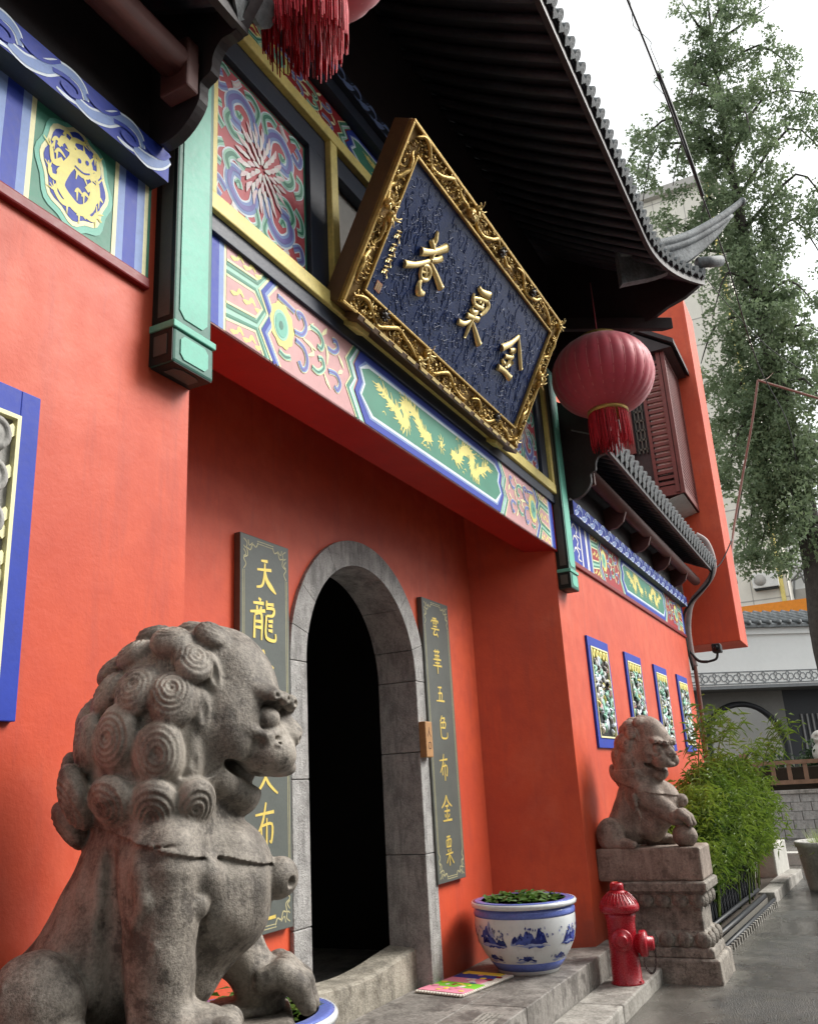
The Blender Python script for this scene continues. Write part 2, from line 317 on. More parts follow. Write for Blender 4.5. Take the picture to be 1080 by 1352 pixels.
def tag(o, label, cat, group=None):
    o['label'] = label; o['category'] = cat
    if group: o['group'] = group
    return o
def thing(name, label, cat, loc=(0, 0, 0), rz=0, group=None):
    return tag(link(name, None, None, loc, (0, 0, rz)), label, cat, group)
def struct(o): o['kind'] = 'structure'; return o
def boxp(name, a, b, m, parent=None, bevel=0.0):
    """box mesh with its own centre as origin"""
    a = Vector(a); b = Vector(b); c = (a+b)/2
    return MB().mat(m).box(a-c, b-c).build(name, parent, bevel, c)
# ---------------------------------------------------------------- carved stone by signed distance + surface nets
class SDF:
    def __init__(s, lo, hi, h):
        s.h = h; s.lo = np.array(lo, float); s.n = np.ceil((np.array(hi)-s.lo)/h).astype(int)+1
        s.D = np.full(s.n, 1.0, np.float32)
        s.ax = [s.lo[i]+h*np.arange(s.n[i]) for i in range(3)]
    def win(s, c, r):
        a = np.maximum(0, np.floor((np.array(c)-r-s.lo)/s.h).astype(int)); b = np.minimum(s.n, np.ceil((np.array(c)+r-s.lo)/s.h).astype(int)+1)
        if np.any(b <= a): return None
        sl = tuple(slice(a[i], b[i]) for i in range(3))
        X, Y, Z = np.meshgrid(*[s.ax[i][sl[i]] for i in range(3)], indexing='ij')
        return sl, np.stack([X, Y, Z], -1).astype(np.float32)
    def put(s, sl, d, k, sub=False):
        D = s.D[sl]
        if sub:
            hh = np.clip(0.5-0.5*(D+d)/k, 0, 1); s.D[sl] = D*(1-hh)+(-d)*hh+k*hh*(1-hh)
        else:
            hh = np.clip(0.5+0.5*(D-d)/k, 0, 1); s.D[sl] = D*(1-hh)+d*hh-k*hh*(1-hh)
    def ell(s, c, r, k=0.02, rot=None, sub=False, disp=None):
        r = np.array(r, np.float32); W = s.win(c, r.max()+k*1.5+0.03)
        if W is None: return
        sl, P = W; q = P-np.array(c, np.float32)
        if rot is not None: q = q @ np.array(rot, np.float32)
        a = np.linalg.norm(q/r, axis=-1); b = np.linalg.norm(q/(r*r), axis=-1)
        d = np.where(b > 1e-6, a*(a-1)/np.maximum(b, 1e-6), -r.min())
        if disp is not None: d = d+disp(q)
        s.put(sl, d, k, sub)
    def cone(s, a, b, r1, r2, k=0.02, sub=False, squash=None):
        a = np.array(a, np.float32); b = np.array(b, np.float32); c = (a+b)/2; L = np.linalg.norm(b-a)
        W = s.win(c, L/2+max(r1, r2)+k*1.5+0.02)
        if W is None: return
        sl, P = W; q = P-a; ab = b-a; t = np.clip((q@ab)/(ab@ab), 0, 1)
        d = np.linalg.norm(q-t[..., None]*ab, axis=-1)-(r1+(r2-r1)*t)
        s.put(sl, d, k, sub)
    def path(s, pts, rads, k=0.012, sub=False):
        for i in range(len(pts)-1): s.cone(pts[i], pts[i+1], rads[i], rads[i+1], k, sub)
    def mesh(s):
        D = s.D; h = s.h; n = s.n
        neg = D < 0; cnt = np.zeros(n-1, np.int8)
        for i in (0, 1):
            for j in (0, 1):
                for k in (0, 1): cnt += neg[i:n[0]-1+i, j:n[1]-1+j, k:n[2]-1+k]
        cell = (cnt > 0) & (cnt < 8); idx = np.full(n-1, -1, np.int64); I = np.argwhere(cell); idx[cell] = np.arange(len(I))
        acc = np.zeros((len(I), 3)); num = np.zeros(len(I))
        cor = [(i, j, k) for i in (0, 1) for j in (0, 1) for k in (0, 1)]
        for a in cor:
            for ax in range(3):
                if a[ax]: continue
                b = list(a); b[ax] = 1
                da = D[I[:, 0]+a[0], I[:, 1]+a[1], I[:, 2]+a[2]]; db = D[I[:, 0]+b[0], I[:, 1]+b[1], I[:, 2]+b[2]]
                m = (da < 0) != (db < 0); t = np.where(m, da/np.where(m, da-db, 1), 0)
                p = np.array(a, float)[None]+np.zeros((len(I), 1)); p[:, ax] = t
                acc[m] += p[m]; num[m] += 1
        V = s.lo+h*(I+acc/num[:, None]); F = []
        for ax in range(3):
            u, v = (ax+1) % 3, (ax+2) % 3
            sh = [slice(None)]*3; sh2 = [slice(None)]*3; sh[ax] = slice(0, n[ax]-1); sh2[ax] = slice(1, n[ax])
            A = neg[tuple(sh)]; B = neg[tuple(sh2)]; E = np.argwhere(A != B)
            E = E[(E[:, u] > 0) & (E[:, v] > 0) & (E[:, u] < n[u]-1) & (E[:, v] < n[v]-1)]
            fl = A[E[:, 0], E[:, 1], E[:, 2]]
            def at(du, dv):
                q = E.copy(); q[:, u] += du; q[:, v] += dv; return idx[q[:, 0], q[:, 1], q[:, 2]]
            Q = np.stack([at(-1, -1), at(0, -1), at(0, 0), at(-1, 0)], 1); Q[~fl] = Q[~fl][:, ::-1]; F.append(Q)
        F = np.concatenate(F); F = F[(F >= 0).all(1)]
        return V, F
def sdf_object(name, sdf, mat, parent, post=None):
    V, F = sdf.mesh()
    if post: V = post(V)
    me = bpy.data.meshes.new(name); me.vertices.add(len(V)); me.vertices.foreach_set('co', V.astype(np.float32).ravel())
    me.loops.add(F.size); me.loops.foreach_set('vertex_index', F.astype(np.int32).ravel())
    me.polygons.add(len(F)); me.polygons.foreach_set('loop_start', np.arange(0, F.size, 4, dtype=np.int32)); me.polygons.foreach_set('use_smooth', np.ones(len(F), bool))
    me.update(calc_edges=True); me.validate(); me.materials.append(MATS[mat])
    return link(name, me, parent)

def lion_mesh(h, head_yaw=0.0, ball_side=0, paw_fwd=True):
    """a seated guardian lion facing +x; paws at z=0; ball_side: -1 right paw on a ball, 0 none"""
    S = SDF((-0.60, -0.34, -0.02), (0.44, 0.34, 1.12), h)
    cy, sy = math.cos(head_yaw), math.sin(head_yaw); piv = np.array((-0.06, 0, 0))
    RY = np.array(((cy, -sy, 0), (sy, cy, 0), (0, 0, 1)))
    def H(p): return RY @ (np.array(p)-piv)+piv                       # head turns on the neck
    def hell(c, r, k=0.02, sub=False, tilt=0, disp=None, roll=0):
        ct, st = math.cos(tilt), math.sin(tilt); T = np.array(((ct, 0, st), (0, 1, 0), (-st, 0, ct)))
        if roll: c2, s2 = math.cos(roll), math.sin(roll); T = np.array(((1, 0, 0), (0, c2, -s2), (0, s2, c2))) @ T
        S.ell(H(c), r, k, RY @ T, sub, disp)
    def hcone(a, b, r1, r2, k=0.015, sub=False): S.cone(H(a), H(b), r1, r2, k, sub)
    # trunk, rump, chest
    S.cone((-0.27, 0, 0.20), (-0.12, 0, 0.46), 0.165, 0.185, 0.05)
    S.ell((-0.31, 0, 0.13), (0.17, 0.17, 0.14), 0.05)
    S.ell((0.035, 0, 0.33), (0.175, 0.175, 0.185), 0.05)
    S.ell((-0.06, 0, 0.20), (0.14, 0.13, 0.17), 0.05)
    for s in (-1, 1):
        S.ell((-0.400, s*0.190, 0.105), (0.130, 0.092, 0.140), 0.014)                       # haunch
        S.cone((-0.38, s*0.215, 0.045), (-0.24, s*0.235, 0.035), 0.055, 0.045, 0.02)         # hind foot
        for t in (-1, 0, 1): S.ell((-0.205, s*0.235+t*0.032, 0.03), (0.042, 0.021, 0.031), 0.008)
        S.ell((-0.10, s*0.145, 0.43), (0.115, 0.09, 0.125), 0.04)                        # shoulder
    def straight(s):
        S.cone((-0.10, s*0.155, 0.40), (-0.095, s*0.165, 0.05), 0.115, 0.086, 0.012)
        S.cone((-0.045, s*0.20, 0.36), (-0.035, s*0.20, 0.06), 0.020, 0.016, 0.014)      # tendon ridge
        S.path([(-0.235, s*0.150, 0.44), (-0.222, s*0.175, 0.28), (-0.198, s*0.185, 0.02)], [0.010, 0.020, 0.020], 0.035, sub=True)
        S.path([(0.012, s*0.165, 0.34), (0.012, s*0.165, 0.20), (0.0, s*0.17, 0.09)], [0.006, 0.009, 0.008], 0.020, sub=True)
        S.ell((-0.02, s*0.165, 0.045), (0.115, 0.085, 0.052), 0.03)
        for t in (-1.5, -0.5, 0.5, 1.5): S.ell((0.075, s*0.165+t*0.038, 0.035), (0.045, 0.024, 0.037), 0.009)
    def forward(s, ball):
        z0 = 0.155 if ball else 0.0
        S.cone((-0.02, s*0.14, 0.40), (0.10, s*0.135, 0.17+z0*0.75), 0.108, 0.075, 0.03)
        S.cone((0.10, s*0.135, 0.17+z0*0.75), (0.17, s*0.13, 0.085+z0), 0.075, 0.068, 0.03)
        S.ell((0.185, s*0.125, 0.070+z0), (0.085, 0.078, 0.058), 0.03)
        for t in (-1.5, -0.5, 0.5, 1.5):
            yt = s*0.125+t*0.054; fw_ = 0.014*(1.5-abs(t))-0.012
            S.path([(0.185, yt*0.96, 0.090+z0), (0.245+fw_, yt, 0.104+z0), (0.295+fw_, yt, 0.066+z0), (0.318+fw_, yt, 0.024+z0)], [0.036, 0.039, 0.036, 0.026], 0.005)
            S.cone((0.330+fw_, yt, 0.030+z0), (0.338+fw_, yt, 0.010+z0), 0.010, 0.006, 0.004)
        if ball: S.ell((0.235, s*0.12, 0.085), (0.105, 0.105, 0.092), 0.008)
        else: S.ell((0.12, s*0.13, 0.015), (0.13, 0.09, 0.030), 0.02)
    straight(-1 if ball_side >= 0 else 1); forward(1 if ball_side >= 0 else -1, ball_side != 0)
    # neck and mane mass (turns half with the head)
    S.ell((-0.125, 0, 0.66), (0.215, 0.20, 0.25), 0.05)
    hell((-0.085, 0, 0.80), (0.195, 0.185, 0.215), 0.04, disp=lambda q: 0.0020*np.cos(2*np.pi*(np.arctan2(q[..., 2], q[..., 0])*0.2+0.35*q[..., 1])/0.016))
    # bib: a proud layer above a slanting hem across the chest
    sl, P = S.win((0.0, 0, 0.5), 0.42)
    x, y, z = P[..., 0], P[..., 1], P[..., 2]
    hem = 0.470-0.26*(x+0.08)-0.30*np.abs(y)*0.25
    bib = np.maximum(np.maximum(S.D[sl]-0.013, hem-z), z-0.62); S.put(sl, bib, 0.006)
    # skull, brows, eyes, muzzle
    hell((0.030, 0, 0.885), (0.190, 0.150, 0.165), 0.03, tilt=0.25)
    hell((0.085, 0, 0.810), (0.150, 0.148, 0.150), 0.04)
    for s in (-1, 1):
        hell((0.055, s*0.112, 0.745), (0.105, 0.062, 0.115), 0.035)                       # cheek
        hell((0.185, s*0.078, 0.838), (0.075, 0.062, 0.034), 0.016, tilt=0.40)            # brow
        hell((0.214, s*0.100, 0.778), (0.052, 0.052, 0.046), 0.010, sub=True)             # socket
        hell((0.188, s*0.086, 0.772), (0.044, 0.042, 0.038), 0.003)                       # eye
        for bx, by, bz, br in ((0.262, 0.022, 0.812, 0.020), (0.262, 0.056, 0.815, 0.024), (0.240, 0.092, 0.824, 0.020), (0.208, 0.122, 0.832, 0.018)):
            hell((bx, s*by, bz), (br, br, br), 0.007)
            hell((bx+br*0.75, s*(by+br*0.5), bz), (br*0.35, br*0.35, br*0.35), 0.003, sub=True)
        hcone((0.120, s*0.140, 0.748), (0.185, s*0.125, 0.722), 0.016, 0.013, 0.012); hcone((0.185, s*0.125, 0.722), (0.235, s*0.085, 0.738), 0.013, 0.010, 0.010)   # lower lid
        hell((0.190, s*0.062, 0.685), (0.086, 0.068, 0.062), 0.02)                        # upper lip
        for q in range(4):                                                                # folds of the muzzle
            r0 = 0.022+0.017*q; pts = [(0.222+r0*math.cos(a)*1.05, s*(0.126-0.30*abs(r0*math.cos(a))-0.012*q), 0.672+r0*math.sin(a)*1.15) for a in [R(80+24*i) for i in range(6)]]
            for i in range(5): hcone(pts[i], pts[i+1], 0.0052, 0.0052, 0.004, sub=(q % 2 == 1))
        hell((0.266, s*0.034, 0.722), (0.030, 0.028, 0.024), 0.010)                       # nostril wing
        hell((0.292, s*0.034, 0.716), (0.012, 0.012, 0.010), 0.005, sub=True)
    hell((0.190, 0, 0.725), (0.085, 0.085, 0.065), 0.03)
    hell((0.262, 0, 0.738), (0.040, 0.036, 0.028), 0.015)
    hcone((0.20, 0, 0.83), (0.255, 0, 0.755), 0.032, 0.030, 0.02)
    hell((0.245, 0, 0.640), (0.030, 0.040, 0.018), 0.012)
    # lower jaw slung from the cheeks, open mouth
    for s in (-1, 1):
        hcone((-0.005, s*0.098, 0.672), (0.065, s*0.086, 0.612), 0.056, 0.046, 0.02); hcone((0.065, s*0.086, 0.612), (0.128, s*0.044, 0.572), 0.046, 0.030, 0.02)
    hcone((0.00, 0, 0.625), (0.118, 0, 0.580), 0.090, 0.060, 0.03)
    hell((0.165, 0, 0.618), (0.120, 0.150, 0.024), 0.010, sub=True, tilt=0.42)
    for s in (-1, 1):
        hell((0.090, s*0.110, 0.650), (0.042, 0.040, 0.018), 0.010, sub=True, tilt=0.6)
        hell((0.190, s*0.062, 0.670), (0.086, 0.066, 0.052), 0.018)
        for q in range(3): hcone((0.150+0.02*q, s*(0.122-0.004*q), 0.690-0.012*q), (0.225+0.012*q, s*(0.112-0.012*q), 0.700-0.022*q), 0.005, 0.004, 0.006, sub=True)
    hell((0.225, 0, 0.640), (0.050, 0.060, 0.024), 0.012)
    hell((0.095, 0, 0.622), (0.055, 0.045, 0.018), 0.01, tilt=0.40)
    for s in (-1, 1): hell((0.062, s*0.142, 0.682), (0.010, 0.010, 0.014), 0.004, sub=True)
    hell((0.085, 0, 0.632), (0.075, 0.060, 0.045), 0.01)
    # ears
    for s in (-1, 1):
        hell((0.030, s*0.150, 0.895), (0.026, 0.022, 0.058), 0.012, tilt=-0.2); hell((0.040, s*0.172, 0.890), (0.013, 0.012, 0.036), 0.006, sub=True, tilt=-0.2)
        hell((0.000, s*0.160, 0.790), (0.030, 0.026, 0.062), 0.012); hell((0.012, s*0.188, 0.790), (0.013, 0.012, 0.036), 0.006, sub=True)
        hell((-0.022, s*0.165, 0.670), (0.032, 0.028, 0.066), 0.012); hell((-0.012, s*0.196, 0.655), (0.012, 0.010, 0.022), 0.006, sub=True)
    # mane curls: a bump with a carved spiral
    def curl(c, nrm, rad, hand=1, tall=0.62):
        nrm = np.array(nrm, float); nrm /= np.linalg.norm(nrm); t = np.cross((0, 0, 1.0), nrm)
        if np.linalg.norm(t) < 0.05: t = np.array((0, 1.0, 0))
        t /= np.linalg.norm(t); bt = np.cross(nrm, t); rot = RY @ np.stack([t, bt, nrm], 1)
        jr = np.random.default_rng(int(abs(c[0]*9173+c[1]*331+c[2]*7717)*10)); ex = 1+jr.uniform(-0.05, 0.25); c = np.array(c)+jr.uniform(-0.008, 0.008, 3)
        pitch = 0.0135; am = jr.uniform(0.0012, 0.0030); ecc = jr.uniform(-0.25, 0.25)*rad; deep = jr.uniform(0.003, 0.008)
        def disp(q):
            u, v = q[..., 0]-ecc*0.4, (q[..., 1]+ecc)/ex; rho = np.hypot(u, v); th = np.arctan2(v, u)*hand
            return (am*np.cos(2*np.pi*(rho/pitch-0.5*th/np.pi*0.5))*np.clip((rad*1.05-rho)/(rad*0.3), 0, 1)+deep*np.exp(-(rho/(rad*0.16))**2))*np.clip(q[..., 2]/(0.2*rad), 0, 1)
        S.ell(H(c), (rad*1.02, rad*ex*1.04, rad*tall), 0.010, rot, disp=disp)
    side = [(0.020, 1.000, 0.085, 0.060), (-0.090, 0.985, 0.115, 0.066), (-0.028, 0.925, 0.150, 0.060), (-0.180, 0.862, 0.155, 0.066), (-0.082, 0.822, 0.185, 0.068),
            (-0.228, 0.730, 0.165, 0.072), (-0.110, 0.690, 0.200, 0.070), (-0.232, 0.580, 0.165, 0.072), (-0.112, 0.552, 0.195, 0.070), (-0.020, 0.560, 0.165, 0.062),
            (-0.205, 0.965, 0.055, 0.062), (-0.275, 0.860, 0.070, 0.068), (-0.320, 0.720, 0.085, 0.070), (-0.335, 0.585, 0.085, 0.070)]
    for i, (cx, cz, cyy, rd) in enumerate(side):
        for s in (-1, 1):
            nr = np.array((cx+0.10, s*cyy*1.15, (cz-0.74)*0.9))
            if i >= 10: nr = np.array((cx+0.10, s*cyy*0.9, (cz-0.72)*0.8))
            curl((cx, s*cyy, cz), nr, rd, s)
    for cx, cz, rd in ((-0.030, 1.035, 0.055), (-0.145, 1.03, 0.055), (-0.265, 0.93, 0.055), (-0.335, 0.79, 0.055), (-0.36, 0.65, 0.055), (-0.36, 0.52, 0.06)):
        curl((cx, 0, cz), (cx+0.10, 0, cz-0.72), rd)
    # fur locks on the shoulder, bell on the hem, tail
    for s in (-1, 1):
        S.ell((-0.075, s*0.225, 0.455), (0.058, 0.035, 0.045), 0.012); S.path([(-0.12, s*0.235, 0.30), (-0.10, s*0.25, 0.24), (-0.12, s*0.245, 0.19)], [0.012, 0.010, 0.004], 0.012)
        S.path([(-0.14, s*0.24, 0.40), (-0.13, s*0.252, 0.34), (-0.15, s*0.245, 0.29)], [0.026, 0.02, 0.012], 0.015)
        S.cone((-0.105, s*0.262, 0.46), (-0.045, s*0.262, 0.462), 0.004, 0.004, 0.006, sub=True)
        S.ell((0.012, s*0.165, 0.375), (0.055, 0.040, 0.060), 0.018); S.ell((-0.005, s*0.185, 0.318), (0.036, 0.030, 0.034), 0.010)
    S.ell((0.222, 0, 0.350), (0.060, 0.058, 0.058), 0.008); S.ell((0.262, -0.038, 0.340), (0.014, 0.012, 0.014), 0.004, sub=True)
    S.cone((0.275, 0, 0.345), (0.24, 0, 0.30), 0.004, 0.004, 0.004, sub=True)
    S.path([(-0.45, 0, 0.06), (-0.455, 0, 0.16), (-0.40, 0, 0.26)], [0.05, 0.05, 0.02], 0.02)
    for s in (-1, 1):
        S.path([(-0.44, s*0.262, 0.03), (-0.48, s*0.250, 0.11), (-0.455, s*0.250, 0.18)], [0.012, 0.012, 0.006], 0.012)
    S.D[:, :, 0:1] = np.abs(S.D[:, :, 0:1])+0.001
    # wear: low wide unevenness
    rng = np.random.default_rng(3)
    X, Y, Z = np.meshgrid(*S.ax, indexing='ij', sparse=True); d = 0
    for k in range(10):
        a = rng.normal(size=3)*28; d = d+np.sin(a[0]*X+a[1]*Y+a[2]*Z+rng.uniform(0, 6.28))*0.0007
    S.D += d.astype(np.float32)
    return S

def pedestal(name, label, cat, loc, rz, group, long_x=0.66, long_y=0.60):
    """stepped stone pedestal with lotus petals; z = 0 at the ground, top at 0.72; long axis x"""
    t = thing(name, label, cat, loc, rz, group)
    def slab(nm, prof, m='pedestal_stone'):
        mb = MB().mat(m); vs = []; n = len(prof)
        for e, z in prof:
            a, b = long_x/2+e, long_y/2+e; vs += [(-a, -b, z), (a, -b, z), (a, b, z), (-a, b, z)]
        fs = [(3, 2, 1, 0), tuple(4*(n-1)+i for i in range(4))]
        for i in range(n-1):
            for q in range(4): r_ = (q+1) % 4; fs.append((4*i+q, 4*i+r_, 4*i+4+r_, 4*i+4+q))
        mb.add(vs, fs); return mb.build(nm, t, 0.012)
    slab('foot_block', [(0.06, -0.03), (0.06, 0.0), (0.055, 0.165), (0.035, 0.175)])
    slab('lower_moulding', [(0.02, 0.175), (0.015, 0.235), (0.0, 0.25)])
    slab('waist', [(-0.045, 0.245), (-0.045, 0.60)])
    slab('upper_moulding', [(-0.045, 0.52), (-0.028, 0.545), (-0.012, 0.62), (0.012, 0.64)])
    slab('petal_course', [(-0.005, 0.25), (-0.012, 0.33), (-0.044, 0.365)])
    slab('cap_slab', [(0.02, 0.64), (0.03, 0.655), (0.03, 0.705), (0.02, 0.72)])
    def petals(z, e, up, r):
        pm = MB().mat('pedestal_stone'); pm.ball((0, 0, 0), (r*1.02, 0.034, 0.058), 12, 7)
        me = pm.mesh('petal')
        for ax, L, W_ in (('x', long_x, long_y), ('y', long_y, long_x)):
            n = max(3, int(L/(2*r))); st = (L+2*e)/n
            for s in (-1, 1):
                for k in range(n):
                    p = -L/2-e+st*(k+0.5)
                    if ax == 'x': link('petal', me, t, (p, s*(W_/2+e-0.02), z))
                    else: link('petal', me, t, (s*(W_/2+e-0.02), p, z), (0, 0, math.pi/2))
    petals(0.300, 0.012, 1, 0.062); petals(0.583, 0.0, -1, 0.062)
    return t

def stone_lion(label, loc, rz, h, mat, front=0.36, xs=1.0, ys=1.0, **kw):
    t = thing('stone_lion', label, 'lion statue', loc, rz, 'guardian lions beside the doorway')
    S = lion_mesh(h, **kw); o = sdf_object('body', S, mat, t, post=lambda V: V*np.array((xs, ys, 1.0))+np.array((0, 0, 0.245)))
    mb = MB().mat(mat)
    mb.prism([(-0.50, -0.27*ys, 0), (front, -0.27*ys, 0), (front, 0.27*ys, 0), (-0.50, 0.27*ys, 0)], (0, 0, 0.25))
    b = mb.build('plinth', t, 0.018)
    return t
# ---------------------------------------------------------------- the temple front
F, N, STEP = 2.20, 2.88, 0.28
XL, XR, CX = 2.50, 7.30, 4.93
OUT = Vector((0, -1, 0))
temple = thing('temple_building', 'red temple gatehouse with painted beams, dark tiled eaves and arched doorway', 'temple', (4.9, 2.2, 0)); WORLD.add(temple.name)

class Art:
    """flat painted shapes on the plane y = Y (z up), stacked in 1.2 mm layers"""
    def __init__(s, Y, fx=None, fz=None, zlim=None): s.mb = MB(); s.Y = Y; s.fx = fx or (lambda x: x); s.fz = fz or (lambda z: z); s.zl = zlim; s.k = 1.0; s.c = 0
    def p(s, q, lay):
        x, z = q
        if s.zl: z = min(max(z, s.zl[0]), s.zl[1])
        return Vector((s.fx(x), s.Y-0.0012*lay-s.c*3e-5, s.fz(z)))
    def fill(s, m, pts, lay):
        s.c = (s.c+1) % 30; s.mb.mat(m).poly([s.p(q, lay) for q in pts], OUT); return s
    def line(s, m, pts, w, lay, smooth=True, taper=False):
        s.c = (s.c+1) % 30; w = w*s.k if isinstance(w, (int, float)) else [a*s.k for a in w]
        s.mb.mat(m).ribbon([s.p(q, lay) for q in pts], w, OUT, 0, 5, taper, smooth); return s
    def ell(s, m, c, rx, rz, lay, n=20, wob=0, lob=8):
        s.fill(m, [(c[0]+rx*(1+wob*math.cos(lob*a))*math.cos(a), c[1]+rz*(1+wob*math.cos(lob*a))*math.sin(a)) for a in [2*math.pi*i/n for i in range(n)]], lay); return s
    def hook(s, pts, w, lay, mid, dark, edge='ice'):
        s.line(edge, pts, w*2.0, lay); s.line(mid, pts, w*1.5, lay+1); s.line(dark, pts, w*0.7, lay+2, taper=True)
    def done(s, name, parent): return s.mb.build(name, parent)

def both(fn, cx=CX):
    for sg in (1, -1): fn((lambda x: x) if sg > 0 else (lambda x: 2*cx-x))

def dragon(a, fx, m='leaf_yellow', lay=5, seed=1, body=None):
    """gold dragon: sinuous body, head, legs, flames"""
    rg = random.Random(seed)
    B = body or [(4.08, 3.80), (4.17, 3.75), (4.27, 3.715), (4.34, 3.665), (4.41, 3.66), (4.415, 3.72), (4.385, 3.765), (4.44, 3.800), (4.51, 3.795), (4.58, 3.76), (4.64, 3.69), (4.72, 3.675)]
    B = [(fx(x), z) for x, z in B]
    a.line(m, B, [0.014, 0.036, 0.05, 0.054, 0.056, 0.058, 0.058, 0.06, 0.062, 0.062, 0.062, 0.066], lay)
    P = catmull([(x, 0, z) for x, z in B], 4)
    for i in [j for j in range(2, len(P)-1) for _ in (0, 1)]:
        t = (P[i+1]-P[i-1]).normalized(); nr = Vector((-t.z, 0, t.x)); s_ = rg.choice((-1, 1)); L = rg.uniform(0.035, 0.075)
        q0 = P[i]; q1 = P[i]+nr*s_*L*0.6-t*0.02; q2 = P[i]+nr*s_*L-t*0.05
        a.line(m, [(q.x, q.z) for q in (q0, q1, q2)], [0.02, 0.011, 0.003], lay)
    for k in range(4):      # legs with claws
        i = int(len(P)*(0.25+0.18*k)); p = P[min(i, len(P)-1)]; s_ = -1 if k % 2 else 1
        d = rg.uniform(-0.03, 0.03); foot = (p.x+d, p.z-0.06*s_)
        a.line(m, [(p.x, p.z), (p.x+d*1.6, p.z-0.035*s_), foot], [0.03, 0.018, 0.014], lay)
        for c in (-1, 0, 1): a.line(m, [foot, (foot[0]+c*0.018, foot[1]-0.022*s_)], [0.008, 0.003], lay, smooth=False)
    h = B[-1]; h0 = B[-2]; d = 1 if h[0] > h0[0] else -1
    a.ell(m, (h[0]+d*0.01, h[1]+0.012), 0.045, 0.034, lay)
    for (dx, dz) in ((-0.06, 0.075), (-0.03, 0.085), (0.05, 0.05), (0.075, 0.0), (0.055, -0.04), (-0.075, 0.04), (-0.02, -0.06), (-0.09, 0.0)):
        a.line(m, [h, (h[0]+d*dx*0.6, h[1]+dz*0.45), (h[0]+d*dx, h[1]+dz)], [0.022, 0.013, 0.003], lay)
    t0 = B[0]
    for k in range(5):
        an = 2.0+0.45*k; a.line(m, [t0, (t0[0]-d*0.03*math.sin(an), t0[1]+0.035*math.cos(an)), (t0[0]-d*0.085*math.sin(an), t0[1]+0.06*math.cos(an)+0.012)], [0.014, 0.01, 0.003], lay)
    for k in range(12):
        x = rg.uniform(min(b[0] for b in B), max(b[0] for b in B)); z = rg.choice((3.60, 3.63, 3.82, 3.84)); l = rg.uniform(0.02, 0.05)
        a.line(m, [(x, z), (x+l*0.5, z+0.012), (x+l, z-0.004)], [0.003, 0.008, 0.003], lay)

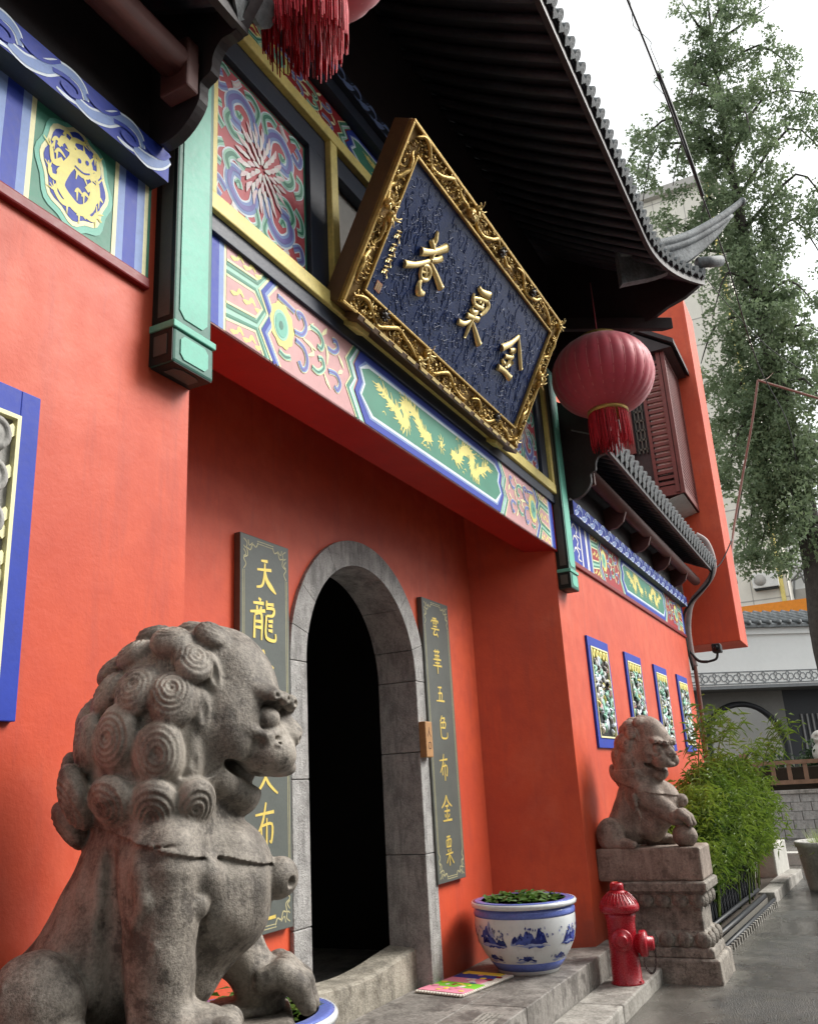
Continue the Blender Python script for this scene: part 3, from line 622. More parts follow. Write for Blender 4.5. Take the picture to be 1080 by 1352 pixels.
def frieze_art(a, pink='pink', z0=3.49, z1=3.925):
    both(lambda f: (
        a.fill('blue', [(f(2.56), z0), (f(2.643), z0), (f(2.643), z1), (f(2.56), z1)], 1),
        a.fill('pale_blue', [(f(2.643), z0), (f(2.677), z0), (f(2.677), z1), (f(2.643), z1)], 1),
        a.fill('cream', [(f(2.677), z0), (f(2.693), z0), (f(2.693), z1), (f(2.677), z1)], 1),
        a.fill('mint', [(f(2.693), z0), (f(3.06), z0), (f(2.965), 3.62), (f(3.03), 3.722), (f(2.965), 3.825), (f(3.035), z1), (f(2.693), z1)], 1),
        a.fill(pink, [(f(3.06), z0), (f(3.80), z0), (f(3.705), 3.642), (f(3.764), 3.72), (f(3.716), 3.81), (f(3.80), z1), (f(3.035), z1), (f(2.965), 3.825), (f(3.03), 3.722), (f(2.965), 3.62)], 1),
        a.fill('mint', [(f(3.80), z0), (f(3.90), z0), (f(3.79), 3.653), (f(3.832), 3.734), (f(3.795), 3.815), (f(3.875), z1), (f(3.80), z1), (f(3.716), 3.81), (f(3.764), 3.72), (f(3.705), 3.642)], 1),
    ))
    def side(f):
        for pts, h in (([(2.693, z1), (2.915, z1), (2.915, 3.875), (2.693, 3.960)], 0), ):
            pass
        # three tongues
        for zc, top in ((3.925, True), (3.742, False), (3.545, True)):
            pass
        T = lambda L: [(f(x), z) for x, z in L]
        a.fill(pink, T([(2.693, 3.856), (2.693, z1), (2.955, z1), (2.915, 3.872)]), 2)
        a.fill(pink, T([(2.693, 3.640), (2.693, 3.770), (2.895, 3.785), (2.950, 3.730), (2.905, 3.668)]), 2)
        a.fill(pink, T([(2.693, z0), (2.693, 3.545), (2.900, 3.580), (2.955, z0)]), 2)
        for L in ([(2.693, 3.852), (2.915, 3.868), (2.965, z1)], [(2.693, 3.774), (2.897, 3.790), (2.957, 3.730), (2.907, 3.662), (2.693, 3.636)], [(2.693, 3.550), (2.903, 3.586), (2.965, z0)]):
            a.line('cream', T(L), 0.012, 3, False); 
        for L in ([(2.693, 3.833), (2.925, 3.850), (2.985, z1)], [(2.693, 3.794), (2.907, 3.810), (2.975, 3.730), (2.917, 3.643), (2.693, 3.617)], [(2.693, 3.572), (2.915, 3.606), (2.990, z0)]):
            a.line('green', T(L), 0.016, 2, False)
        for (x, z, s_) in ((2.72, 3.885, 1), (2.72, 3.705, 1), (2.72, 3.51, 1)):
            for k in range(5):
                xx = x+k*0.045; a.line('leaf_yellow', T([(xx, z+0.0), (xx+0.022, z+0.028*(1 if k % 2 else -0.2)+0.005), (xx+0.05, z+0.012)]), [0.006, 0.026, 0.008], 3)
        C1 = [(3.045, z1), (2.965, 3.825), (3.030, 3.722), (2.965, 3.62), (3.06, z0)]
        for dx, m, w_ in ((-0.030, 'cream', 0.014), (0.0, 'blue', 0.032), (0.024, 'pale_blue', 0.020), (0.040, 'cream', 0.012)): a.line(m, [(f(x+dx), z) for x, z in C1], w_, 3, False)
        # lotus roundel and scrolls
        a.ell('leaf_yellow', (f(3.118), 3.722), 0.098, 0.122, 3, 40, 0.05, 10); a.ell('mint', (f(3.108), 3.718), 0.062, 0.082, 4); a.ell('teal', (f(3.108), 3.716), 0.050, 0.066, 5); a.ell('teal_dark', (f(3.106), 3.715), 0.016, 0.024, 6)
        HK = [([(3.083, 3.868), (3.144, 3.862), (3.226, 3.850)], 'pale_blue', 'violet'), ([(3.278, 3.832), (3.251, 3.856), (3.300, 3.862), (3.328, 3.812), (3.290, 3.752), (3.223, 3.738)], 'pale_blue', 'violet'),
              ([(3.232, 3.695), (3.301, 3.683), (3.332, 3.633), (3.320, 3.577), (3.285, 3.556), (3.256, 3.590)], 'pale_blue', 'violet'), ([(3.37, 3.838), (3.445, 3.836), (3.485, 3.798), (3.467, 3.752), (3.433, 3.755)], 'mint', 'teal_dark'),
              ([(3.375, 3.608), (3.432, 3.602), (3.487, 3.650), (3.473, 3.692), (3.438, 3.685)], 'mint', 'teal_dark'), ([(3.532, 3.786), (3.593, 3.788), (3.637, 3.827), (3.620, 3.863), (3.586, 3.856)], 'pale_blue', 'violet'),
              ([(3.535, 3.653), (3.610, 3.664), (3.648, 3.625), (3.618, 3.573), (3.590, 3.588)], 'pale_blue', 'violet'), ([(3.090, 3.572), (3.135, 3.560), (3.185, 3.575)], 'mint', 'teal_dark')]
        for L, c1, c2 in HK:
            T2 = [(f(x), z) for x, z in L]; a.line('cream', T2, 0.036, 3); a.line(c1, T2, 0.027, 4); a.line(c2, T2, 0.012, 5, taper=True)
        for L in ([(3.33, 3.80), (3.37, 3.83), (3.40, 3.87)], [(3.30, 3.735), (3.36, 3.73), (3.42, 3.72)], [(3.345, 3.66), (3.39, 3.69), (3.37, 3.72)], [(3.48, 3.84), (3.51, 3.87), (3.53, 3.90)], [(3.49, 3.62), (3.52, 3.58), (3.55, 3.55)], [(3.51, 3.80), (3.53, 3.75), (3.52, 3.68)], [(3.64, 3.79), (3.67, 3.76), (3.69, 3.73)], [(3.63, 3.68), (3.66, 3.70), (3.68, 3.71)]):
            a.line('cream', T(L), [0.010, 0.026, 0.004], 3)
        Z2 = [(3.808, z1), (3.716, 3.81), (3.764, 3.72), (3.705, 3.642), (3.810, z0)]
        for dx, m, w_ in ((0.0, 'cream', 0.012), (0.022, 'green', 0.030), (0.046, 'ice', 0.014)): a.line(m, [(f(x+dx), z) for x, z in Z2], w_, 3, False)
    both(side)
    # cartouche
    def cart(m, ins, lay):
        L = [(3.885+ins*1.2, z1-ins), (3.812+ins, 3.815), (3.850+ins, 3.734), (3.805+ins, 3.653), (3.910+ins*1.2, z0+ins)]
        a.fill(m, L+[(2*CX-x, z) for x, z in reversed(L)], lay)
    cart('blue', 0.0, 2); cart('pale_blue', 0.042, 3); cart('ice', 0.055, 4); cart('green', 0.074, 5)
    dragon(a, lambda x: x, lay=6, seed=3); dragon(a, lambda x: 2*4.925-x, lay=6, seed=8)
    a.ell('leaf_yellow', (4.925, 3.70), 0.022, 0.026, 6)
    for k in range(9):
        an = k*0.7; a.line('leaf_yellow', [(4.925+0.03*math.cos(an), 3.70+0.035*math.sin(an)), (4.925+0.06*math.cos(an+0.3), 3.70+0.075*math.sin(an+0.3))], [0.012, 0.003], 6, False)

def scroll_band(name, x0, x1, z0, z1, Y, parent, depth=0.10, per=None, base='blue', pale='pale_blue', edge='ice', under='slate_soffit'):
    """projecting beam with a running blue wave scroll on its face"""
    h = z1-z0
    mb = MB().mat(under).box((x0, Y+0.002, z0), (x1, Y+depth, z1)); o = mb.build(name, parent)
    a = Art(Y); a.fill(base, [(x0, z0), (x1, z0), (x1, z1), (x0, z1)], 0)
    per = per or h*2.0; n = int((x1-x0)/per)+1
    for i in range(n):
        X = x0+i*per
        def T(L): return [(min(max(X+u*per, x0), x1), z0+v*h) for u, v in L if x0-0.001 <= X+u*per <= x1+per*0.05]
        def S(m, L, w_, lay):
            q = T(L)
            if len(q) >= 2: a.line(m, q, w_, lay)
        W1 = [(-0.10, 0.22), (0.15, 0.16), (0.40, 0.38), (0.62, 0.74), (0.85, 0.84), (1.0, 0.70), (1.06, 0.42)]
        S(edge, W1, [h*0.30, h*0.40, h*0.46, h*0.42, h*0.36, h*0.3, h*0.2], 1); S(pale, W1, [h*0.18, h*0.26, h*0.32, h*0.28, h*0.22, h*0.18, h*0.10], 2)
        C_ = [(0.52, 0.52), (0.72, 0.62), (0.90, 0.58), (0.95, 0.38), (0.82, 0.24), (0.68, 0.34), (0.76, 0.46)]
        S(base, C_, h*0.13, 3); S(base, [(0.05, 0.62), (0.25, 0.50), (0.45, 0.62), (0.62, 0.93)], h*0.10, 3)
        S(edge, [(0.60, 0.12), (0.75, 0.07), (0.98, 0.12)], [h*0.05, h*0.12, h*0.05], 1)
    a.done('wave_scroll', o); return o

def build_temple():
    T = temple
    # walls (plan outlines raised): splayed returns lead into the niche
    def plan(name, pts, z0, z1): return MB().mat('red_wall').prism([(x, y, z0) for x, y in pts], (0, 0, z1-z0)).build(name, T)
    plan('side_wall', [(-4.2, F), (XL, F), (2.87, N), (2.87, 3.28), (-4.2, 3.28)], -0.02, 4.55)
    plan('side_wall', [(XR, F), (13.6, F), (13.6, 3.28), (6.93, 3.28), (6.93, N)], -0.02, 4.55)
    # niche wall with an arched opening
    DX, RI, ZS = 5.025, 0.71, 2.28
    op = [(DX-RI-0.16, 0.0)]+[(DX-RI-0.16, ZS)]+[(DX-(RI+0.16)*math.cos(math.pi*i/24), ZS+(RI+0.16)*math.sin(math.pi*i/24)) for i in range(1, 24)]+[(DX+RI+0.16, ZS), (DX+RI+0.16, 0.0)]
    out = [(2.87, 0.0)]+op+[(6.93, 0.0), (6.93, 4.3), (2.87, 4.3)]
    MB().mat('red_wall').prism([(x, N, z) for x, z in out], (0, 0.26, 0)).build('niche_wall', T)
    boxp('niche_ceiling', (XL, 2.445, 3.95), (XR, 3.28, 4.05), 'crimson', T)
    # stone door surround: jamb blocks and voussoirs, each its own stone
    sur = MB().mat('arch_stone').box((DX-RI-0.12, N+0.20, STEP), (DX-RI-0.02, N+0.25, 2.2)).build('door_surround', T)
    y0, y1 = N-0.025, N+0.29
    g = 0.002
    for sx in (-1, 1):
        cuts = [STEP-0.02, 0.86, 1.62, ZS] if sx < 0 else [STEP-0.02, 1.10, 1.78, ZS]
        for a_, b_ in zip(cuts[:-1], cuts[1:]):
            xa, xb = sorted((DX+sx*RI, DX+sx*(RI+0.17))); boxp('stone_block', (xa, y0, a_+g), (xb, y1, b_-g), 'arch_stone', sur, 0.006)
    cuts = [0, 18, 44, 70, 94, 120, 148, 166, 180]
    for a_, b_ in zip(cuts[:-1], cuts[1:]):
        mb = MB().mat('arch_stone'); k = 6; A0, B0 = R(a_)+0.002, R(b_)-0.002; inn = []; ou = []
        for i in range(k+1):
            t = A0+(B0-A0)*i/k; inn.append((DX+RI*math.cos(t), ZS+RI*math.sin(t))); ou.append((DX+(RI+0.17)*math.cos(t), ZS+(RI+0.17)*math.sin(t)))
        mb.prism([(x, y0, z) for x, z in inn+ou[::-1]], (0, y1-y0, 0)).build('voussoir', sur, 0.006)
    # worn threshold
    mb = MB().mat('threshold_stone'); n = 14; ty0, ty1 = N+0.09, N+0.29; vs = []
    for i in range(n+1):
        u = i/n; x = DX-RI+0.002+(2*RI-0.004)*u; z = STEP+0.235-0.055*math.sin(math.pi*u)+0.004*math.sin(9*u)
        vs += [(x, ty0, STEP-0.02), (x, ty0, z-0.012), (x, ty0+0.03, z), (x, ty1, z+0.01), (x, ty1, STEP-0.02)]
    fs = [(5*i+j, 5*i+j+1, 5*i+j+6, 5*i+j+5) for i in range(n) for j in range(4)]+[(0, 1, 2, 3, 4), tuple(5*n+j for j in (4, 3, 2, 1, 0))]
    mb.smooth = False; mb.add(vs, [tuple(reversed(f)) for f in fs]).build('threshold', T)
    # dark hall behind the doorway
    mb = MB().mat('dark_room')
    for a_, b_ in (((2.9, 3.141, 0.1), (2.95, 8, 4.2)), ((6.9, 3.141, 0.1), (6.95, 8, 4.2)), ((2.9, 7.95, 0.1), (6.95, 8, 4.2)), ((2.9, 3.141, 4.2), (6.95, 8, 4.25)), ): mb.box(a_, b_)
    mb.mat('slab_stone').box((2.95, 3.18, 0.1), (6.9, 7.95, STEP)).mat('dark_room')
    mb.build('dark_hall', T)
    # lintel beam and its painted face
    MB().mat('beam_red').box((2.45, 2.180, 3.48), (7.40, 2.44, 4.01)).build('lintel_beam', T, 0.004)
    fz = MB().mat('pink').box((2.56, 2.1735, 3.485), (7.30, 2.1795, 3.93)).build('painted_frieze', T)
    a = Art(2.1725, zlim=(3.487, 3.928)); frieze_art(a); a.done('painted_motifs', fz)
    MB().mat('slate').box((2.5, 2.150, 3.925), (7.36, 2.179, 4.016)).build('slate_band', T, 0.004)
    # upper wall with framed panels
    MB().mat('plaster_grey').box((2.45, 2.235, 4.0), (7.40, 3.2, 5.75)).build('upper_wall', T)
    for name, a_, b_ in (('yellow_rail', (2.5, 2.125, 4.014), (7.36, 2.23, 4.105)), ('yellow_rail', (2.5, 2.125, 5.135), (7.36, 2.23, 5.215))): MB().mat('yellow').box(a_, b_).build(name, T, 0.006)
    for x0 in (2.50, 3.565, 6.225, 7.30): MB().mat('yellow').box((x0, 2.130, 4.105), (x0+0.075, 2.232, 5.135)).build('yellow_stile', T, 0.006)
    for (x0, x1) in ((2.575, 3.565), (3.64, 6.225), (6.30, 7.30)):       # dark slate inner frames
        for a_, b_ in (((x0, 2.165, 4.105), (x0+0.012, 2.232, 5.135)), ((x1-0.17, 2.165, 4.13), (x1, 2.232, 4.99)), ((x0+0.012, 2.165, 4.99), (x1, 2.232, 5.135))):
            if x1-x0 > 2 and a_[2] == 4.13: continue
            MB().mat('slate').box(a_, b_).build('inner_frame', T, 0.003)
        if x1-x0 > 2: continue
        p = MB().mat('rose').box((x0+0.012, 2.20, 4.105), (x1-0.17, 2.231, 4.99)).build('painted_panel', T)
        cx, cz = (x0+0.012+x1-0.17)/2, 4.548; A = Art(2.1990); A.k = 1.25
        hw, hh = (x1-x0-0.182)/2-0.012, 0.425
        A.fill('green', [(cx-hw-0.01, 4.107), (cx+hw+0.012, 4.107), (cx+hw+0.012, 4.98), (cx-hw-0.01, 4.98)], 0); A.fill('rose', [(cx-hw+0.008, 4.125), (cx+hw-0.006, 4.125), (cx+hw-0.006, 4.965), (cx-hw+0.008, 4.965)], 1)
        def Q(L, w_, mid, dark, edge='ice'):
            for sx in (1, -1):
                for sz in (1, -1):
                    P = [(cx+sx*u*hw, cz+sz*v*hh) for u, v in L]
                    A.line(edge, P, w_*1.55, 2); A.line(mid, P, w_*1.15, 3); A.line(dark, P, w_*0.55, 4, taper=True)
        Q([(0.10, 0.30), (0.18, 0.62), (0.42, 0.74), (0.64, 0.58), (0.60, 0.36), (0.42, 0.34)], 0.042, 'pale_blue', 'violet')
        Q([(0.34, 0.20), (0.56, 0.14), (0.70, 0.26), (0.64, 0.40)], 0.034, 'mint', 'green'); Q([(0.12, 0.60), (0.06, 0.80), (0.20, 0.90), (0.34, 0.86)], 0.028, 'mint', 'green')
        Q([(0.70, 0.70), (0.86, 0.62), (0.92, 0.76), (0.80, 0.84)], 0.026, 'pale_blue', 'violet'); Q([(0.66, 0.90), (0.78, 0.95), (0.90, 0.90)], 0.022, 'mint', 'green')
        Q([(0.76, 0.10), (0.90, 0.20), (0.92, 0.36), (0.80, 0.40)], 0.026, 'mint', 'green'); Q([(0.44, 0.96), (0.52, 0.86), (0.60, 0.82)], 0.020, 'blossom', 'white_paint'); Q([(0.42, 0.52), (0.46, 0.44), (0.52, 0.50)], 0.022, 'mint', 'green')
        for ring, (rr, cnt, ln) in enumerate(((0.185, 20, 0.075), (0.145, 17, 0.07), (0.10, 13, 0.06), (0.055, 9, 0.05))):
            for k in range(cnt):
                an = 2*math.pi*(k+0.5*ring)/cnt; dx, dz = math.cos(an), math.sin(an)
                A.line('blossom' if ring % 2 == 0 else 'white_paint', [(cx+dx*(rr-ln*0.6)*0.95, cz+dz*(rr-ln*0.6)*1.1), (cx+dx*rr*0.95+dz*0.01, cz+dz*rr*1.1), (cx+dx*(rr+ln*0.5)*0.95, cz+dz*(rr+ln*0.5)*1.15)], [0.008, 0.022, 0.004], 5+ring)
        A.done('scroll_flower', p)
    # upper frieze and upper scroll beam under the main eave
    uf = MB().mat('crimson').box((2.5, 2.168, 5.215), (7.36, 2.232, 5.46)).build('upper_frieze', T)
    a = Art(2.1665, fz=lambda z: 5.218+(z-3.487)/(3.928-3.487)*0.24, zlim=(3.487, 3.928)); a.k = 0.8; frieze_art(a, 'crimson'); a.done('painted_motifs', uf)
    MB().mat('slate').box((2.3, 2.10, 5.46), (7.56, 2.23, 5.555)).build('slate_band', T)
    scroll_band('scroll_beam', 2.3, 7.56, 5.555, 5.65, 2.06, T, 0.17, base='slate', pale='pale_blue', edge='pale_blue', under='slate')
    MB().mat('dark_wood').box((1.9, 2.12, 5.65), (7.96, 2.4, 6.7)).build('eave_wall_plate', T)

    # green drop posts at both ends of the lintel
    for k, x0 in enumerate((2.28, 7.36)):
        w_, yb, yf = 0.22, F, 2.09
        p = MB().mat('post_edge').box((x0, yf, 3.30), (x0+w_, 2.26, 5.30)).build('drop_post', T, 0.008)
        def face(nm, z0, z1, c, inset=0.028):
            o = 0.004
            pts = [(x0+inset, z0+inset+0.03), (x0+inset+0.03, z0+inset), (x0+w_-inset-0.03, z0+inset), (x0+w_-inset, z0+inset+0.03), (x0+w_-inset, z1-inset-0.03), (x0+w_-inset-0.03, z1-inset), (x0+inset+0.03, z1-inset), (x0+inset, z1-inset-0.03)]
            MB().mat('teal').prism([(x, yf-o, z) for x, z in pts], (0, o*0.9, 0)).build(nm, p)
            yy = [(yf+0.02, z0+inset), (yb-0.03, z0+inset), (yb-0.03, z1-inset), (yf+0.02, z1-inset)]
            MB().mat('post_black').prism([(x0-o*0.5, y, z) for y, z in ((yf+0.001, z0), (yb, z0), (yb, z1), (yf+0.001, z1))], (o*0.4, 0, 0)).build(nm, p)
            MB().mat('post_grey').prism([(x0-o, y, z) for y, z in yy], (o*0.45, 0, 0)).build(nm, p)
        face('painted_face', 3.32, 5.28, 'teal')
        MB().mat('teal').box((x0-0.015, yf-0.015, 3.285), (x0+w_+0.015, 2.255, 3.315)).build('collar', p, 0.004)
        MB().mat('post_edge').box((x0-0.008, yf-0.008, 3.14), (x0+w_+0.008, 2.25, 3.285)).build('pendant', p, 0.012)
        MB().mat('teal').prism([(x0+u, yf-0.012, z) for u, z in ((0.03, 3.185), (0.05, 3.165), (0.17, 3.165), (0.19, 3.185), (0.19, 3.245), (0.17, 3.265), (0.05, 3.265), (0.03, 3.245))], (0, 0.0035, 0)).build('painted_face', p)
        MB().mat('post_black').prism([(x0-0.0115, y, z) for y, z in ((2.085, 3.142), (2.2, 3.142), (2.2, 3.283), (2.085, 3.283))], (0.003, 0, 0)).build('painted_face', p)
        MB().mat('post_black').prism([(x0+u, y, 3.1375) for u, y in ((0.0, 2.085), (0.22, 2.085), (0.22, 2.2), (0.0, 2.2))], (0, 0, 0.002)).build('painted_face', p)
        MB().mat('post_grey').prism([(x0-0.015, y, z) for y, z in ((2.11, 3.175), (2.175, 3.175), (2.175, 3.26), (2.11, 3.26))], (0.0035, 0, 0)).build('painted_face', p)
        MB().mat('post_grey').prism([(x0+u, y, 3.1340) for u, y in ((0.04, 2.12), (0.07, 2.105), (0.15, 2.105), (0.18, 2.12), (0.18, 2.17), (0.04, 2.17))], (0, 0, 0.003)).build('painted_face', p)

    # side bays: red moulding, painted frieze, blue wave beam
    for k, (xa, xb) in enumerate(((-4.2, 2.235), (7.77, 13.6))):
        MB().mat('moulding_red').box((xa, 2.175, 3.455), (xb, 2.21, 3.505)).build('red_moulding', T, 0.008)
        fr = MB().mat('green').box((xa, 2.188, 3.505), (xb, 2.215, 3.96)).build('painted_frieze', T)
        if k == 1:
            a = Art(2.187, fx=lambda x: 8.45+(x-2.56)*(13.58-8.45)/4.74, fz=lambda z: 3.507+(z-3.487)*1.0, zlim=(3.487, 3.928)); frieze_art(a, 'crimson')
            for dx, m in ((7.78, 'pale_blue'), (7.90, 'blue'), (8.20, 'white_paint'), (8.24, 'blue'), (8.38, 'white_paint')):
                x1 = {7.78: 7.90, 7.90: 8.20, 8.20: 8.24, 8.24: 8.38, 8.38: 8.45}[dx]
                a.mb.mat(m).poly([(dx, 2.186, 3.507), (x1, 2.186, 3.507), (x1, 2.186, 3.95), (dx, 2.186, 3.95)], OUT)
            for zz in (3.60, 3.72, 3.84): a.mb.mat('white_paint').ribbon([(7.93, 2.1845, zz), (8.0, 2.1845, zz+0.06), (8.1, 2.1845, zz+0.02), (8.06, 2.1845, zz-0.04), (8.17, 2.1845, zz-0.05)], 0.022, OUT)
            a.done('painted_motifs', fr)
        else:
            A = Art(2.187); z0, z1 = 3.507, 3.955
            for c in (1.852, 0.72, -0.42):
                for sg in (-1, 1):
                    for (u0, u1, m) in ((0.185, 0.205, 'cream'), (0.205, 0.24, 'pale_blue'), (0.24, 0.305, 'blue'), (0.305, 0.345, 'pale_blue'), (0.345, 0.365, 'cream')):
                        xa_, xb_ = sorted((c+sg*u0, c+sg*u1)); A.fill(m, [(xa_, z0), (xb_, z0), (xb_, z1), (xa_, z1)], 1)
                A.fill('green', [(c+0.365, z0), (c+0.765, z0), (c+0.765, z1), (c+0.365, z1)], 1) if c < 1.5 else None
                A.ell('teal', (c, 3.722), 0.172, 0.225, 1, 48, 0.05, 8); A.ell('cream', (c, 3.727), 0.152, 0.200, 2, 48, 0.05, 8); A.ell('blue', (c, 3.727), 0.136, 0.180, 3, 48, 0.05, 8)
                bd = [(c-0.085, 3.80), (c-0.06, 3.845), (c-0.015, 3.80), (c-0.05, 3.72), (c-0.065, 3.65), (c-0.02, 3.61), (c+0.03, 3.60), (c+0.075, 3.65), (c+0.085, 3.74), (c+0.05, 3.70)]
                A.line('leaf_yellow', bd, [0.014, 0.03, 0.042, 0.044, 0.04, 0.044, 0.044, 0.04, 0.03, 0.02], 4)
                A.ell('leaf_yellow', (c+0.025, 3.795), 0.050, 0.058, 4)
                rg = random.Random(int(c*100))
                for q in range(9): an = q*0.7; A.line('leaf_yellow', [(c+0.025+0.04*math.cos(an), 3.795+0.045*math.sin(an)), (c+0.025+0.082*math.cos(an+0.2), 3.795+0.085*math.sin(an+0.2))], [0.014, 0.003], 4, False)
                for (p0, p1, p2) in (((-0.06, 3.75), (-0.10, 3.72), (-0.115, 3.77)), ((-0.06, 3.67), (-0.105, 3.66), (-0.115, 3.69)), ((0.07, 3.66), (0.105, 3.70), (0.10, 3.76)), ((0.0, 3.61), (-0.05, 3.585), (-0.085, 3.61)), ((0.04, 3.60), (0.085, 3.595), (0.105, 3.63)), ((-0.03, 3.83), (-0.02, 3.87), (0.02, 3.885)), ((0.06, 3.76), (0.10, 3.80), (0.095, 3.85))):
                    A.line('leaf_yellow', [(c+a_, b_) for a_, b_ in (p0, p1, p2)], [0.03, 0.022, 0.016], 4)
                    for q in (-0.7, 0, 0.7): dx, dz = p2[0]-p1[0], p2[1]-p1[1]; A.line('leaf_yellow', [(c+p2[0], p2[1]), (c+p2[0]+dx*0.7-dz*q*0.7, p2[1]+dz*0.7+dx*q*0.7)], [0.009, 0.003], 4, False)
                A.ell('blue', (c+0.045, 3.815), 0.008, 0.010, 5); A.ell('blue', (c+0.01, 3.80), 0.008, 0.010, 5); A.line('blue', [(c-0.01, 3.765), (c+0.03, 3.76), (c+0.06, 3.775)], 0.006, 5)
                for (u, v) in ((-0.10, 3.76), (-0.085, 3.69), (-0.09, 3.62), (0.0, 3.66), (0.015, 3.57), (0.09, 3.60), (-0.04, 3.58), (0.10, 3.69), (0.03, 3.66), (-0.115, 3.80), (-0.07, 3.86), (0.07, 3.86)):
                    l = rg.uniform(0.03, 0.05); A.line('leaf_yellow', [(c+u, v), (c+u+l*0.4, v+l*0.5), (c+u+l, v+l*0.2)], [0.004, 0.016, 0.005], 4)
                    A.line('leaf_yellow', [(c+u+0.01, v+0.01), (c+u+0.012, v-0.03)], [0.01, 0.003], 4, False)
            A.done('painted_motifs', fr)
        scroll_band('scroll_beam', xa, xb, 3.925, 4.065, 2.10, T, 0.13, per=0.285)
        MB().mat('dark_wood').box((xa, 2.13, 4.065), (xb, 2.3, 4.95)).build('eave_wall_plate', T)
build_temple()
# ---------------------------------------------------------------- roofs
def tile_meshes():
    c = MB().mat('tile_grey'); n = 8; L = 0.42; r = 0.062      # cover tile: half round barrel, along +y, end disc at y=0
    vs = []; fs = []
    for y in (0, L):
        for i in range(n+1): a = math.pi*i/n; vs.append((r*math.cos(a), y, r*math.sin(a)))
    for i in range(n): fs.append((i, i+1, n+2+i, n+1+i))
    fs.append(tuple(range(n, -1, -1))); c.add(vs, fs)
    c.lathe([(0.066, -0.012), (0.066, 0.012)], 12, (0, 0, 0.0), 'Y', False)
    d = MB().mat('tile_grey')                                   # drip tile: concave pan with a pointed tongue
    pts = [(-0.098, 0.01), (-0.098, -0.015), (-0.06, -0.055), (-0.025, -0.085), (0, -0.115), (0.025, -0.085), (0.06, -0.055), (0.098, -0.015), (0.098, 0.01), (0.05, -0.012), (0, -0.02), (-0.05, -0.012)]
    d.prism([(x, 0, z) for x, z in pts], (0, 0.014, 0))
    d.prism([(-0.098, 0.012, 0.0), (0, 0.012, -0.022), (0.098, 0.012, 0.0), (0.098, 0.012, 0.012), (0, 0.012, -0.008), (-0.098, 0.012, 0.012)], (0, 0.40, 0))
    return c.mesh('cover_tile'), d.mesh('drip_tile')
TILE_C, TILE_D = tile_meshes()

def roof(name, x0, x1, eave, top, curl0, curl1, tiles, under='rafter_wood', step=0.19, thick=0.07, ts=1.0):
    """eave(x) -> (y, z) of the eave edge; top = (y, z) where the slope ends"""
    nx, ns = 60, 8
    def surf(x, u):
        ey, ez = eave(x); y = ey+(top[0]-ey)*u; sag = -0.20*math.sin(math.pi*u)*(top[1]-ez)*0.5
        return y, ez+(top[1]-ez)*u+sag
    mb = MB(); vs = []
    for lv in (0, 1):
        for i in range(nx+1):
            x = x0+(x1-x0)*i/nx
            for j in range(ns+1): y, z = surf(x, j/ns); vs.append((x, y, z+lv*thick))
    K = ns+1; Nn = (nx+1)*K; top_f = []; bot_f = []; ed = []
    for i in range(nx):
        for j in range(ns):
            a = i*K+j; bot_f.append((a, a+1, a+K+1, a+K)); top_f.append((Nn+a, Nn+a+K, Nn+a+K+1, Nn+a+1))
        a = i*K; ed.append((a, a+K, Nn+a+K, Nn+a))
    for j in range(ns): ed += [(j, Nn+j, Nn+j+1, j+1), (nx*K+j, nx*K+j+1, Nn+nx*K+j+1, Nn+nx*K+j)]
    mb.mat(under).add(vs, bot_f); mb.mat('tile_grey'); mb.add(vs, top_f); mb.mat(under).add(vs, ed)
    rf = mb.build(name, temple)
    # rafters under the boards
    rm = MB().mat(under); x = x0+0.12
    while x < x1-0.05:
        P = [Vector((x, *surf(x, u)))-Vector((0, 0, 0.045)) for u in (0.02, 0.3, 0.6, 0.95)]; rm.tube(P, 0.030, 6, 2); x += 0.17
    rm.mat('dark_wood')
    for i in range(nx):
        xa, xb = x0+(x1-x0)*i/nx, x0+(x1-x0)*(i+1)/nx; (ya, za), (yb, zb) = eave(xa), eave(xb)
        rm.add([(xa, ya+0.015, za-0.075), (xb, yb+0.015, zb-0.075), (xb, yb+0.015, zb+0.002), (xa, ya+0.015, za+0.002), (xa, ya+0.05, za-0.075), (xb, yb+0.05, zb-0.075)], [(0, 1, 2, 3), (0, 4, 5, 1)])
    rm.build('rafters', rf)
    # eave tiles, one by one
    ta, tb = tiles; k = 0; x = ta
    while x < tb:
        y, z = eave(x); y2, z2 = surf(x, 0.12); pit = math.atan2(z2-z, y2-y); dx = (Vector((0, *eave(min(x+0.05, x1))))-Vector((0, *eave(x-0.05))))
        yw = math.atan2(dx.y, 0.1); rl = -math.atan2(dx.z, 0.1)
        for me, off, dz in ((TILE_D, 0.0, 0.022+thick*0.3), (TILE_C, step/2, 0.035+thick*0.3)):
            o = link('drip_tile' if me is TILE_D else 'cover_tile', me, rf, (x+off, y-0.03+yw*off, z+dz+(dx.z/0.1)*off), (pit, rl, yw)); o.scale = (ts, ts, ts)
        x += step
    return rf

